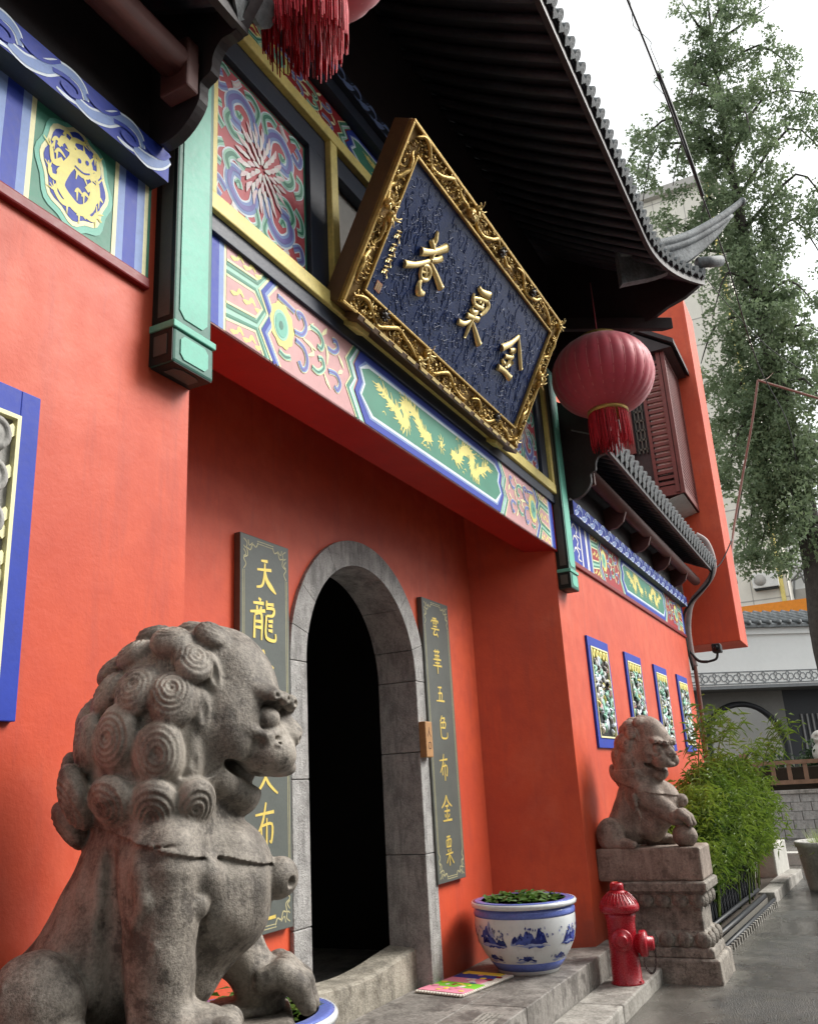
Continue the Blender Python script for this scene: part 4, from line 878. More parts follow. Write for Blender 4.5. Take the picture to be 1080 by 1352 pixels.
def main_eave(x):
    d = min(x-1.95, 7.92-x); t = max(0, 1-d/1.3); return 0.89-0.30*t*t, 5.90+0.16*t*t
def low_eave(x): return 1.66, 4.50
def build_roofs():
    rf = roof('main_roof', 1.95, 7.92, main_eave, (3.6, 8.2), 1, 1, (3.3, 7.9), step=0.118, thick=0.035, ts=0.56)
    lr = roof('lower_roof', 7.70, 13.75, low_eave, (3.1, 5.45), 0, 0, (7.75, 13.70)); ll = roof('lower_roof', -4.2, 2.20, low_eave, (3.1, 5.45), 0, 0, (1.0, 2.15))
    # upturned hip end with ridge courses
    for sg in (1, -1):
        fx = (lambda x: x) if sg > 0 else (lambda x: 9.87-x)
        path = [(fx(7.05), 1.22, 6.12), (fx(7.40), 0.93, 6.24), (fx(7.70), 0.68, 6.42), (fx(7.98), 0.45, 6.66), (fx(8.20), 0.27, 6.88), (fx(8.34), 0.165, 7.03)]
        m = MB().mat('tile_grey'); m.tube(path, [0.060, 0.055, 0.048, 0.042, 0.036, 0.03], 12, 5); m.tube([(a, b, c-0.065) for a, b, c in path[:-1]], [0.045, 0.045, 0.04, 0.035, 0.02], 10, 4)
        h = m.build('upturned_ridge', rf)
        low = MB().mat('tile_grey'); P = catmull(path[:5], 4); n = len(P)
        v = []
        for i, p in enumerate(P): dd = 0.30*(1-i/(n-1))**0.8+0.03; v += [p+Vector((-0.02, 0, -0.06)), p+Vector((-0.02, 0, -0.06-dd)), p+Vector((0.045, 0.045, -0.06-dd)), p+Vector((0.045, 0.045, -0.06))]
        low.add(v, [(4*i+j, 4*i+4+j, 4*i+4+(j+1) % 4, 4*i+(j+1) % 4) for i in range(n-1) for j in range(4)]+[(0, 1, 2, 3), tuple(4*(n-1)+j for j in (3, 2, 1, 0))]); low.build('ridge_web', rf)
        MB().mat('tile_grey').tube([path[-1], (fx(8.36), 0.15, 7.03)], 0.045, 12, 1).build('ridge_end_tile', rf)
        MB().mat('tile_grey').tube([(fx(7.80), 0.62, 6.17), (fx(8.02), 0.44, 6.25)], 0.055, 12, 1).build('ridge_end_tile', rf)
        MB().mat('dark_wood').prism([(fx(7.50), 2.2, 5.76), (fx(7.50), 2.08, 5.76), (fx(7.96), 0.96, 5.64), (fx(7.96), 1.07, 5.64)], (0, 0, 0.13)).build('corner_beam', rf, 0.01)
        gp = [(0.60, 6.05), (0.66, 5.97), (0.80, 5.89), (0.97, 5.84), (1.09, 5.78), (1.32, 5.70), (1.6, 5.50), (1.9, 5.35), (2.3, 5.28), (3.6, 5.28), (3.6, 8.15), (3.0, 7.66), (2.4, 7.16), (1.9, 6.78), (1.4, 6.47), (0.95, 6.25)]
        MB().mat('dark_wood').prism([(fx(7.86), y, z) for y, z in gp], (0.05*sg, 0, 0)).build('gable_board', rf)
        # curved end boards of the side roofs
        X = 2.20 if sg < 0 else 7.66
        edge = [(1.60, 4.56), (1.65, 4.49), (1.70, 4.42), (1.77, 4.41), (1.81, 4.35), (1.82, 4.28), (1.87, 4.25), (1.875, 4.17), (1.92, 4.10), (1.985, 4.05), (2.06, 4.035), (2.10, 4.07)]
        E = [(p.y, p.z) for p in catmull([(0, y, z) for y, z in edge], 3)]
        MB().mat('dark_wood').prism([(X, y, z) for y, z in E+[(2.20, 4.07), (2.6, 5.4), (2.2, 5.1), (1.70, 4.80)]], (0.05 if sg > 0 else -0.05, 0, 0)).build('end_board', ll if sg < 0 else lr)
        xa, xb = (-4.2, 2.13) if sg < 0 else (7.74, 13.62)
        MB().mat('brown_wood').tube([(xa, 1.93, 4.30), (xb, 1.93, 4.30)], 0.07, 14, 1).build('purlin', ll if sg < 0 else lr)
        MB().mat('brown_wood').box((2.06 if sg < 0 else 7.74, 1.86, 4.16), (2.13 if sg < 0 else 7.79, 2.0, 4.40)).build('purlin_block', ll if sg < 0 else lr, 0.01)
        for X in ((9.07, 10.28, 11.48, 12.66) if sg > 0 else (0.75, -0.5)):
            pr = [(2.14, 4.06), (2.14, 4.30), (1.95, 4.36), (1.88, 4.34), (1.89, 4.24), (1.93, 4.14), (2.0, 4.085)]
            P = [(p.y, p.z) for p in catmull([(0, y, z) for y, z in pr], 3)]
            MB().mat('brown_wood').prism([(X, y, z) for y, z in pr], (0.05, 0, 0)).build('bracket', ll if sg < 0 else lr, 0.006)
    # ridge and rear slope closing the roof
    MB().mat('tile_grey').prism([(0, 3.6, 8.15), (0, 3.6, 8.6), (0, 3.75, 8.6), (0, 6.6, 5.9), (0, 6.5, 5.85), (0, 3.7, 8.1)], (6.0, 0, 0)).build('ridge', rf, 0, (1.95, 0, 0))
build_roofs()

# ---------------------------------------------------------------- carved window panels
def window_panel(x0, seed, lattice=False):
    x1, z0, z1 = x0+0.74, 1.79, 2.81
    w_ = MB().mat('blue'); fw = 0.072; y = 2.178; ft = fw*1.25
    for a, b in (((x0, y, z0), (x0+fw, F+0.01, z1)), ((x1-fw, y, z0), (x1, F+0.01, z1)), ((x0+fw, y, z0), (x1-fw, F+0.01, z0+ft)), ((x0+fw, y, z1-ft), (x1-fw, F+0.01, z1))): w_.box(a, b)
    wo = w_.build('carved_window', temple, 0.003)
    xa, xb, za, zb = x0+fw, x1-fw, z0+ft, z1-ft
    MB().mat('iron_black' if not lattice else 'block_stone').box((xa, F-0.008, za), (xb, F+0.01, zb)).build('backing', wo)
    c = MB().mat('cream'); e = 0.014
    for a, b in (((xa, 2.170, za), (xa+e, F-0.008, zb)), ((xb-e, 2.170, za), (xb, F-0.008, zb)), ((xa+e, 2.170, za), (xb-e, F-0.008, za+e)), ((xa+e, 2.170, zb-e), (xb-e, F-0.008, zb))): c.box(a, b)
    c.build('inner_frame', wo)
    rg = random.Random(seed); r = MB(); xa += e; xb -= e; za += e; zb -= e; Wd, Hd = xb-xa, zb-za
    if lattice:
        for sg in (-1, 1):
            for k in range(-3, 8):
                z = za+Hd*k/6; x_a, x_b, z_a, z_b = xa, xb, z, z+sg*Wd*0.9
                def clipz(zz):
                    t_ = (zz-z_a)/(z_b-z_a); return x_a+(x_b-x_a)*t_, zz
                p, q = (x_a, z_a), (x_b, z_b)
                if min(z_a, z_b) > zb or max(z_a, z_b) < za: continue
                if p[1] < za: p = clipz(za)
                if p[1] > zb: p = clipz(zb)
                if q[1] > zb: q = clipz(zb)
                if q[1] < za: q = clipz(za)
                d_ = Vector((q[0]-p[0], 0, q[1]-p[1]))
                if d_.length < 0.02: continue
                n_ = Vector((-d_.z, 0, d_.x)).normalized()*0.017; A_, B_ = Vector((p[0], 2.179-0.003*(sg > 0), p[1])), Vector((q[0], 2.179-0.003*(sg > 0), q[1]))
                r.mat('cream').prism([A_-n_, B_-n_, B_+n_, A_+n_], (0, 0.012, 0))
        for k in range(6):
            for x_ in (xa+0.10, xb-0.075):
                cz = za+Hd*(k+0.5)/6; r.mat('block_stone').lathe([(0, -0.030), (0.018, -0.030), (0.022, -0.024), (0.036, -0.024), (0.040, -0.030), (0.055, -0.026), (0.060, 0.0)], 18, (x_, 2.190, cz), 'Y')
    else:
        for i in range(5):
            u = (i+0.5)/5; r.mat('leaf_yellow').tube([(xa+Wd*(u-0.08), 2.18, zb-0.01), (xa+Wd*u, 2.178, zb-0.09), (xa+Wd*(u+0.08), 2.18, zb-0.01)], 0.012, 5, 3)
        for i in range(95):
            u, v = rg.random(), rg.random(); x, z = xa+Wd*(0.06+0.88*u), za+Hd*(0.04+0.84*v); an = rg.gauss(1.5, 0.7); L = rg.uniform(0.04, 0.11)
            m = rg.choices(('mint', 'ice', 'white_paint', 'plaster_grey', 'pink', 'leaf_yellow', 'dark_wood'), (5, 5, 4, 4, 0.8, 0.8, 1.5))[0]
            cl = lambda q, a_, b_: min(max(q, a_), b_)
            P = [(cl(x+L*(t-0.5)*math.cos(an)+0.02*math.sin(5*t+i), xa+0.012, xb-0.012), 2.186-0.012*math.sin(math.pi*t)-0.0008*(i % 9), cl(z+L*(t-0.5)*math.sin(an), za+0.012, zb-0.012)) for t in (0, 0.35, 0.7, 1)]
            r.mat(m).tube(P, [0.006, 0.015, 0.014, 0.005], 5, 2)
        for i in range(7):
            x, z = xa+Wd*rg.uniform(0.2, 0.8), za+Hd*rg.uniform(0.1, 0.85); r.mat(rg.choice(('ice', 'mint', 'white_paint'))).ball((x, 2.180, z), (0.045, 0.016, 0.06), 8, 5)
    r.build('carving', wo)
    if not lattice: pass
for i, x0 in enumerate((8.0, 9.43, 10.87, 12.31)): window_panel(x0, 20+i)
window_panel(1.035, 5, True)

# ---------------------------------------------------------------- name plaque
PT = R(27.04)
plaque = thing('name_plaque', 'dark blue name plaque with gold characters in gilded dragon frame above the doorway', 'plaque', (4.797, 2.08, 4.023)); plaque.rotation_euler = (PT, 0, 0)
def build_plaque():
    W2, H = 1.295, 1.085; FN = Vector((0, -1, 0))
    MB().mat('plaque_side').box((-W2, 0.004, 0.0), (W2, 0.105, H)).build('backing_board', plaque, 0.004)
    bd = MB().mat('plaque_blue').box((-1.16, -0.012, 0.135), (1.16, 0.003, 0.955)).build('blue_board', plaque)
    # cloud relief
    cl = MB().mat('plaque_blue'); rg = random.Random(11)
    for i in range(620):
        x, z = rg.uniform(-1.12, 1.12), rg.uniform(0.17, 0.93); r = rg.uniform(0.012, 0.045); a0 = rg.uniform(0, 6.28); n = rg.randint(5, 9); s_ = rg.choice((-1, 1))
        P = [(x+r*math.cos(a0+s_*0.55*k)*(1-0.07*k), -0.0105, z+r*math.sin(a0+s_*0.55*k)*(1-0.07*k)) for k in range(n)]
        if rg.random() < 0.5: P.append((P[-1][0]+rg.uniform(-0.06, 0.06), -0.012, P[-1][2]-rg.uniform(0.02, 0.08)))
        cl.tube(P, rg.uniform(0.003, 0.0048), 5, 2, False)
    for i in range(60):
        x = rg.uniform(-1.1, 1.1); z = rg.uniform(0.2, 0.7); L = rg.uniform(0.1, 0.25); P = [(x+0.015*math.sin(9*v+i), -0.012, min(0.94, z+L*v)) for v in [k/6 for k in range(7)]]; cl.tube(P, 0.004, 4, 2, False)
    cl.build('cloud_relief', bd)
    # frame: two beads around a dark ground with gilt dragons
    fr = MB().mat('gold_dark'); 
    for a, b in (((-W2, -0.01, 0), (W2, 0.003, 0.135)), ((-W2, -0.01, 0.955), (W2, 0.003, H)), ((-W2, -0.01, 0.135), (-1.16, 0.003, 0.955)), ((1.16, -0.01, 0.135), (W2, 0.003, 0.955))): fr.box(a, b)
    fo = fr.build('gilt_frame', plaque)
    bead = MB().mat('gold')
    for (x, z0, z1, t) in ((W2, 0.0, H, 0.018), (1.16, 0.135, 0.955, 0.014)):
        for a, b in (((-x, -0.035, z0), (x, -0.0105, z0+t)), ((-x, -0.035, z1-t), (x, -0.0105, z1)), ((-x, -0.035, z0+t), (-x+t, -0.0105, z1-t)), ((x-t, -0.035, z0+t), (x, -0.0105, z1-t))): bead.box(a, b)
    bead.build('gilt_bead', fo, 0.004)
    dr = MB(); rg = random.Random(4)
    def dragon3(p0, p1, n):
        p0, p1 = Vector(p0), Vector(p1); d = (p1-p0); L = d.length; d.normalize(); nr = Vector((-d.z, 0, d.x)); P = []
        for i in range(n): u = i/(n-1); P.append(p0+d*L*u+nr*0.038*math.sin(u*L*14+rg.random())+Vector((0, -0.028-0.012*math.sin(u*L*20), 0)))
        dr.mat('gold').tube(P, [0.005]+[0.0125]*6+[0.010], 8, 4)
        for i in range(int(L*170)):
            u = rg.random(); c = p0+d*L*u+nr*rg.uniform(-0.048, 0.048)+Vector((0, -0.012, 0)); a0 = rg.uniform(0, 6.28); r = rg.uniform(0.006, 0.017)
            q = [c+Vector((r*math.cos(a0+0.8*k), -0.006*k, r*math.sin(a0+0.8*k))) for k in range(5)]
            dr.mat(rg.choice(('gold', 'gold', 'gold_bright', 'gold_dark'))).tube(q, [0.003, 0.0055, 0.002], 5, 2, False)
        h = P[-1]; dr.mat('gold').ball(h+Vector((0, -0.015, 0)), 0.03, 8, 6)
        for k in range(7):
            a = rg.uniform(0, 6.28); dr.mat('gold_bright').tube([h+Vector((0, -0.02, 0)), h+Vector((0.03*math.cos(a), -0.045, 0.03*math.sin(a))), h+Vector((0.055*math.cos(a+0.3), -0.05, 0.055*math.sin(a+0.3)))], [0.007, 0.005, 0.002], 5, 2)
    segs = [((-1.22, 0, 0.068), (-0.45, 0, 0.068)), ((0.30, 0, 0.068), (-0.40, 0, 0.068)), ((0.36, 0, 0.068), (1.22, 0, 0.068)), ((-1.22, 0, 1.02), (-0.5, 0, 1.02)), ((0.25, 0, 1.02), (-0.45, 0, 1.02)), ((0.30, 0, 1.02), (1.22, 0, 1.02)),
            ((-1.228, 0, 0.95), (-1.228, 0, 0.60)), ((-1.228, 0, 0.15), (-1.228, 0, 0.55)), ((1.228, 0, 0.95), (1.228, 0, 0.6)), ((1.228, 0, 0.15), (1.228, 0, 0.55))]
    for a, b in segs: dragon3(a, b, 14)
    for (x, z) in ((-0.93, 0.10), (0.78, 0.10), (0.02, 1.01), (0.62, 1.02)):
        dr.mat('bronze_black').ball((x, -0.040, z), (0.030, 0.026, 0.026), 9, 6)
        for k in range(8): a = k*0.8; dr.mat('bronze_black').tube([(x+0.02*math.cos(a), -0.05, z+0.02*math.sin(a)), (x+0.04*math.cos(a), -0.058, z+0.038*math.sin(a))], [0.008, 0.004], 5, 1)
    dr.build('gilt_dragons', fo)
    # lower ledge with lamp strip
    MB().mat('plaque_side').box((-1.18, -0.075, -0.035), (1.24, 0.02, -0.002)).build('ledge', plaque, 0.003)
    ls = MB().mat('gold_bright').box((0, -0.080, -0.022), (0.10, -0.0752, -0.004)).mesh('ledge_stud')
    for k in range(14): link('ledge_stud', ls, plaque, (-1.12+k*0.168, 0, 0))
    # raised characters, brush strokes with round backs
    ch = MB().mat('gold_bright')
    def flush(nm='raised_character'):
        nonlocal ch
        ch.build(nm, plaque); ch = MB().mat('gold_bright')
    def stroke(P, w_):
        P3 = catmull([(u, -0.014, v) for u, v in P], 5); n = len(P3); vs = []; seg = 8
        for i, p in enumerate(P3):
            t = (P3[min(i+1, n-1)]-P3[max(i-1, 0)]).normalized(); sd = Vector((t.z, 0, -t.x)); u = i/(n-1); k = u*(len(w_)-1); a = int(min(k, len(w_)-2)); wd = 1.1*(w_[a]+(w_[a+1]-w_[a])*(k-a))
            for q in range(seg+1): an = math.pi*q/seg; vs.append(p+sd*(wd/2*math.cos(an))+Vector((0, -0.9*wd*0.5*math.sin(an)-0.004, 0)))
        fs = [(i*(seg+1)+q, i*(seg+1)+q+1, (i+1)*(seg+1)+q+1, (i+1)*(seg+1)+q) for i in range(n-1) for q in range(seg)]
        ch.smooth = True; ch.add(vs, fs+[tuple(range(seg+1)), tuple((n-1)*(seg+1)+q for q in range(seg, -1, -1))]); ch.smooth = False
    S = stroke
    S([(-0.712, 0.745), (-0.700, 0.700), (-0.700, 0.665)], [0.018, 0.034, 0.03]); S([(-0.80, 0.566), (-0.73, 0.598), (-0.65, 0.648), (-0.569, 0.715)], [0.05, 0.042, 0.04, 0.055]); S([(-0.745, 0.672), (-0.69, 0.640), (-0.668, 0.583)], [0.034, 0.036, 0.034])
    S([(-0.672, 0.580), (-0.62, 0.605), (-0.580, 0.640)], [0.034, 0.038, 0.045]); S([(-0.905, 0.430), (-0.80, 0.480), (-0.673, 0.572)], [0.045, 0.036, 0.028]); S([(-0.668, 0.568), (-0.585, 0.540), (-0.472, 0.498)], [0.018, 0.036, 0.05])
    S([(-0.731, 0.506), (-0.722, 0.467), (-0.690, 0.448), (-0.634, 0.469), (-0.628, 0.515), (-0.670, 0.535), (-0.725, 0.515)], [0.026]*7); S([(-0.715, 0.526), (-0.670, 0.500), (-0.661, 0.46)], [0.02, 0.02, 0.02]); S([(-0.72, 0.479), (-0.640, 0.508)], [0.016, 0.016]); S([(-0.69, 0.44), (-0.695, 0.405), (-0.672, 0.372), (-0.616, 0.385)], [0.022, 0.036, 0.05, 0.03])
    flush(); S([(-0.062, 0.715), (-0.005, 0.706), (0.10, 0.732)], [0.026, 0.04, 0.055]); S([(-0.088, 0.658), (-0.073, 0.621), (-0.023, 0.602)], [0.016, 0.03, 0.03]); S([(-0.069, 0.630), (0.006, 0.660), (0.108, 0.690)], [0.024, 0.028, 0.03]); S([(0.104, 0.692), (0.138, 0.671), (0.120, 0.622), (0.086, 0.580)], [0.03, 0.036, 0.034, 0.022]); S([(-0.048, 0.600), (0.019, 0.611), (0.085, 0.628)], [0.028]*3)
    S([(-0.025, 0.672), (0.022, 0.640)], [0.02, 0.024]); S([(0.045, 0.688), (0.066, 0.640)], [0.02, 0.024]); S([(-0.060, 0.566), (-0.022, 0.555), (0.040, 0.580)], [0.036, 0.03, 0.03]); S([(-0.080, 0.505), (-0.009, 0.523), (0.077, 0.545)], [0.036, 0.032, 0.04]); S([(0.031, 0.581), (0.008, 0.538), (0.002, 0.443), (0.001, 0.378)], [0.03, 0.032, 0.03, 0.02]); S([(-0.155, 0.425), (-0.072, 0.445), (-0.003, 0.503)], [0.04, 0.036, 0.016]); S([(0.010, 0.510), (0.09, 0.471), (0.198, 0.420)], [0.014, 0.034, 0.05])
    flush(); S([(0.510, 0.528), (0.616, 0.608), (0.706, 0.712)], [0.055, 0.044, 0.026]); S([(0.699, 0.705), (0.796, 0.623), (0.912, 0.532)], [0.016, 0.034, 0.034]); S([(0.645, 0.570), (0.710, 0.594)], [0.03, 0.045]); S([(0.690, 0.592), (0.698, 0.523), (0.677, 0.445)], [0.03, 0.028, 0.024]); S([(0.600, 0.506), (0.673, 0.528), (0.720, 0.546)], [0.034, 0.03, 0.036]); S([(0.583, 0.476), (0.635, 0.458)], [0.02, 0.034]); S([(0.745, 0.516), (0.700, 0.458)], [0.034, 0.02]); S([(0.555, 0.403), (0.671, 0.419), (0.79, 0.412)], [0.045, 0.036, 0.05])
    flush()
    # small signature column
    for (x, z) in ((-1.045, 0.53), (-1.042, 0.45), (-1.038, 0.385), (-1.036, 0.32)):
        for L in ([(-0.025, 0.015), (0.02, 0.028)], [(-0.02, -0.005), (0.025, 0.006)], [(0.0, 0.035), (-0.004, -0.02)], [(-0.02, 0.0), (-0.025, -0.028)], [(0.005, 0.0), (0.035, -0.032)]):
            S([(x+a, z+b) for a, b in L], [0.007, 0.009])
        flush('signature_character')
    MB().mat('seal_red').box((-1.066, -0.0155, 0.190), (-1.008, -0.0125, 0.246)).build('seal', plaque)
    sl = MB().mat('gold_line')
    for k in range(3): sl.box((-1.06+0.018*k, -0.0175, 0.197), (-1.054+0.018*k, -0.0156, 0.239))
    sl.build('seal_lines', plaque)
    for u in (-1.05, 1.0): MB().mat('yellow').box((u-0.07, -0.03, -0.06), (u+0.07, 0.10, -0.036)).build('support_bracket', plaque)
build_plaque()

# ---------------------------------------------------------------- couplet boards and the small door sign
GL = {'tian': [[(.35, .90), (.62, .93)], [(.18, .62), (.78, .70)], [(.5, .85), (.48, .5), (.38, .2), (.15, .12)], [(.5, .65), (.6, .35), (.97, .05)]],
 'long': [[(.35, .98), (.44, .93)], [(.15, .85), (.55, .88)], [(.28, .8), (.3, .72)], [(.45, .8), (.42, .72)], [(.03, .64), (.6, .72)], [(.2, .58), (.18, .08)], [(.2, .6), (.45, .62), (.45, .06)], [(.22, .45), (.43, .46)], [(.22, .32), (.43, .33)], [(.65, .96), (.65, .82)], [(.65, .88), (.92, .9)], [(.62, .78), (.92, .8), (.88, .65), (.65, .62)], [(.63, .62), (.6, .2), (.72, .1), (.97, .1), (.98, .25)], [(.7, .5), (.88, .52)], [(.7, .4), (.86, .41)], [(.7, .3), (.86, .3)]],
 'yun': [[(.3, .97), (.7, .98)], [(.2, .85), (.15, .75)], [(.2, .85), (.85, .87), (.78, .76)], [(.5, .97), (.5, .68)], [(.32, .78), (.4, .76)], [(.6, .78), (.68, .76)], [(.32, .7), (.4, .68)], [(.6, .7), (.68, .68)], [(.3, .56), (.7, .58)], [(.08, .42), (.92, .45)], [(.5, .42), (.3, .15), (.7, .18)], [(.62, .28), (.75, .06)]],
 'hua': [[(.2, .88), (.8, .9)], [(.38, .98), (.38, .8)], [(.62, .98), (.62, .8)], [(.25, .72), (.75, .73)], [(.35, .72), (.35, .55)], [(.65, .72), (.65, .55)], [(.1, .55), (.9, .57)], [(.25, .42), (.75, .43)], [(.05, .3), (.95, .32)], [(.5, .78), (.5, .0)]],
 'wu': [[(.3, .9), (.7, .92)], [(.52, .9), (.4, .15)], [(.3, .55), (.68, .57), (.62, .15)], [(.08, .12), (.92, .14)]],
 'se': [[(.45, 1), (.25, .75)], [(.42, .88), (.7, .9), (.55, .72)], [(.25, .7), (.75, .72), (.7, .5)], [(.5, .7), (.48, .52)], [(.25, .5), (.7, .5)], [(.25, .7), (.25, .2), (.4, .08), (.85, .1), (.92, .32)]],
 'bu': [[(.1, .75), (.9, .8)], [(.55, 1), (.4, .6), (.12, .3)], [(.35, .52), (.35, .2)], [(.35, .52), (.8, .55), (.78, .2), (.7, .22)], [(.58, .68), (.57, 0)]],
 'jin': [[(.5, 1), (.35, .75), (.05, .55)], [(.5, 1), (.65, .75), (.97, .58)], [(.35, .6), (.65, .62)], [(.25, .42), (.75, .44)], [(.5, .6), (.5, .1)], [(.3, .32), (.36, .2)], [(.7, .32), (.62, .2)], [(.1, .08), (.9, .1)]],
 'su': [[(.3, .97), (.7, .98)], [(.25, .85), (.27, .62)], [(.25, .85), (.78, .87), (.72, .62)], [(.42, .95), (.42, .65)], [(.58, .95), (.58, .65)], [(.26, .63), (.74, .64)], [(.1, .38), (.9, .42)], [(.5, .56), (.5, 0)], [(.3, .55), (.38, .46)], [(.7, .56), (.62, .46)], [(.46, .36), (.15, .1)], [(.54, .36), (.92, .06)]],
 'wen': [[(.45, 1), (.55, .9)], [(.1, .75), (.9, .78)], [(.7, .75), (.4, .3), (.1, .05)], [(.3, .72), (.6, .3), (.98, .05)]],
 'zhi': [[(.2, .95), (.8, .97)], [(.5, .9), (.3, .65), (.75, .68)], [(.25, .4), (.75, .42)], [(.5, .55), (.5, .12)], [(.06, .08), (.95, .1)]],
 'ru': [[(.5, 1), (.4, .5), (.05, .05)], [(.42, .8), (.6, .4), (.95, .05)]], 'kou': [[(.2, .8), (.25, .2)], [(.2, .8), (.8, .8), (.75, .2)], [(.25, .22), (.76, .22)]]}
def glyph(mb, key, cx, cz, w_, h, y, m, thick=0.068):
    mb.mat(m)
    for k, st in enumerate(GL[key]):
        P = [(cx+(u-0.5)*w_, y-0.00025*k, cz+(v-0.5)*h) for u, v in st]
        W_ = [thick*w_*0.9, thick*w_*1.3, thick*w_*0.75] if len(st) > 2 else [thick*w_*0.8, thick*w_*1.25]
        if key == 'tian' and k == 3: W_ = [thick*w_*0.8, thick*w_*1.6, thick*w_*2.4, thick*w_*0.6]
        mb.ribbon(P, W_, OUT, 0, 4, False)
def couplet(label, x0, x1, chars):
    t = thing('couplet_board', label, 'couplet board', ((x0+x1)/2, N-0.012, 0.89), 0, 'boards hung beside the doorway'); hw = (x1-x0)/2
    MB().mat('board_grey').box((-hw, -0.030, 0), (hw, 0.012, 2.035)).build('board', t, 0.004)
    ln = MB().mat('gold_line'); y = -0.0308; e = 0.028
    def L(pts, w_=0.005): ln.ribbon([(a, y, b) for a, b in pts], w_, OUT, 0, 4, False, len(pts) > 2)
    for e in (0.022, 0.036):
        for a, b in ((((-hw+e), 0.20), ((-hw+e), 1.83)), ((hw-e, 0.20), (hw-e, 1.83)), ((-hw+0.15, e), (hw-0.15, e)), ((-hw+0.15, 2.035-e), (hw-0.15, 2.035-e))): L([a, b], 0.004)
    rg = random.Random(2)
    for sx in (-1, 1):
        for sz in (0, 1):
            cz = 0.03 if sz == 0 else 2.005; d = 1 if sz == 0 else -1; cx_ = sx*(hw-0.03)
            L([(cx_, cz+d*0.17), (cx_-sx*0.02, cz+d*0.14), (cx_, cz+d*0.11), (cx_-sx*0.035, cz+d*0.09), (cx_-sx*0.03, cz+d*0.05), (cx_-sx*0.06, cz+d*0.055), (cx_-sx*0.08, cz+d*0.02), (cx_-sx*0.11, cz+d*0.03), (cx_-sx*0.13, cz)], 0.007)
            L([(cx_, cz), (cx_-sx*0.03, cz+d*0.02), (cx_-sx*0.02, cz+d*0.05), (cx_, cz+d*0.04)], 0.006); L([(cx_-sx*0.04, cz), (cx_-sx*0.05, cz+d*0.03), (cx_-sx*0.08, cz+d*0.01)], 0.006); L([(cx_, cz+d*0.06), (cx_-sx*0.02, cz+d*0.085), (cx_, cz+d*0.10)], 0.006)
    ln.build('gilt_border', t)
    for key, px, py, w_, h in chars:
        g = MB(); p = onY(px, py, N-0.043); glyph(g, key, p.x-(x0+x1)/2, p.z-0.89, w_, h, -0.0312, 'gold_leaf'); g.build('gilt_character', t)
couplet('grey wooden board with gilt characters, half hidden behind the larger stone lion', 3.66, 4.115, [('tian', 350, 760, 0.22, 0.20), ('long', 347, 819, 0.24, 0.25), ('jin', 348, 885, 0.2, 0.22), ('hua', 349, 950, 0.2, 0.22), ('wen', 351, 1022, 0.22, 0.22), ('bu', 350, 1092, 0.2, 0.24), ('zhi', 350, 1188, 0.20, 0.22)])
couplet('grey wooden board with seven gilt characters between doorway and blue and white pot', 5.872, 6.345, [('yun', 574, 829, 0.17, 0.155), ('hua', 577, 873, 0.17, 0.19), ('wu', 581, 917, 0.17, 0.13), ('se', 585, 961, 0.17, 0.18), ('bu', 586, 1013, 0.17, 0.19), ('jin', 590, 1068, 0.19, 0.19), ('su', 593, 1123, 0.15, 0.20)])
def door_sign():
    a = onY(553, 952, N-0.06); b = onY(565, 1000, N-0.06); t = thing('door_sign', 'small wooden entrance sign fixed upright on the stone door jamb', 'sign', (5.79, N-0.024, b.z))
    h = a.z-b.z; MB().mat('sign_wood').box((-0.055, -0.055, 0), (0.055, 0.0, h)).build('board', t, 0.006)
    g = MB(); glyph(g, 'ru', 0, h*0.70, 0.06, 0.07, -0.0558, 'sign_ink', 0.12); g.build('carved_character', t); g = MB(); glyph(g, 'kou', 0, h*0.32, 0.06, 0.07, -0.0558, 'sign_ink', 0.12); g.build('carved_character', t)
door_sign()

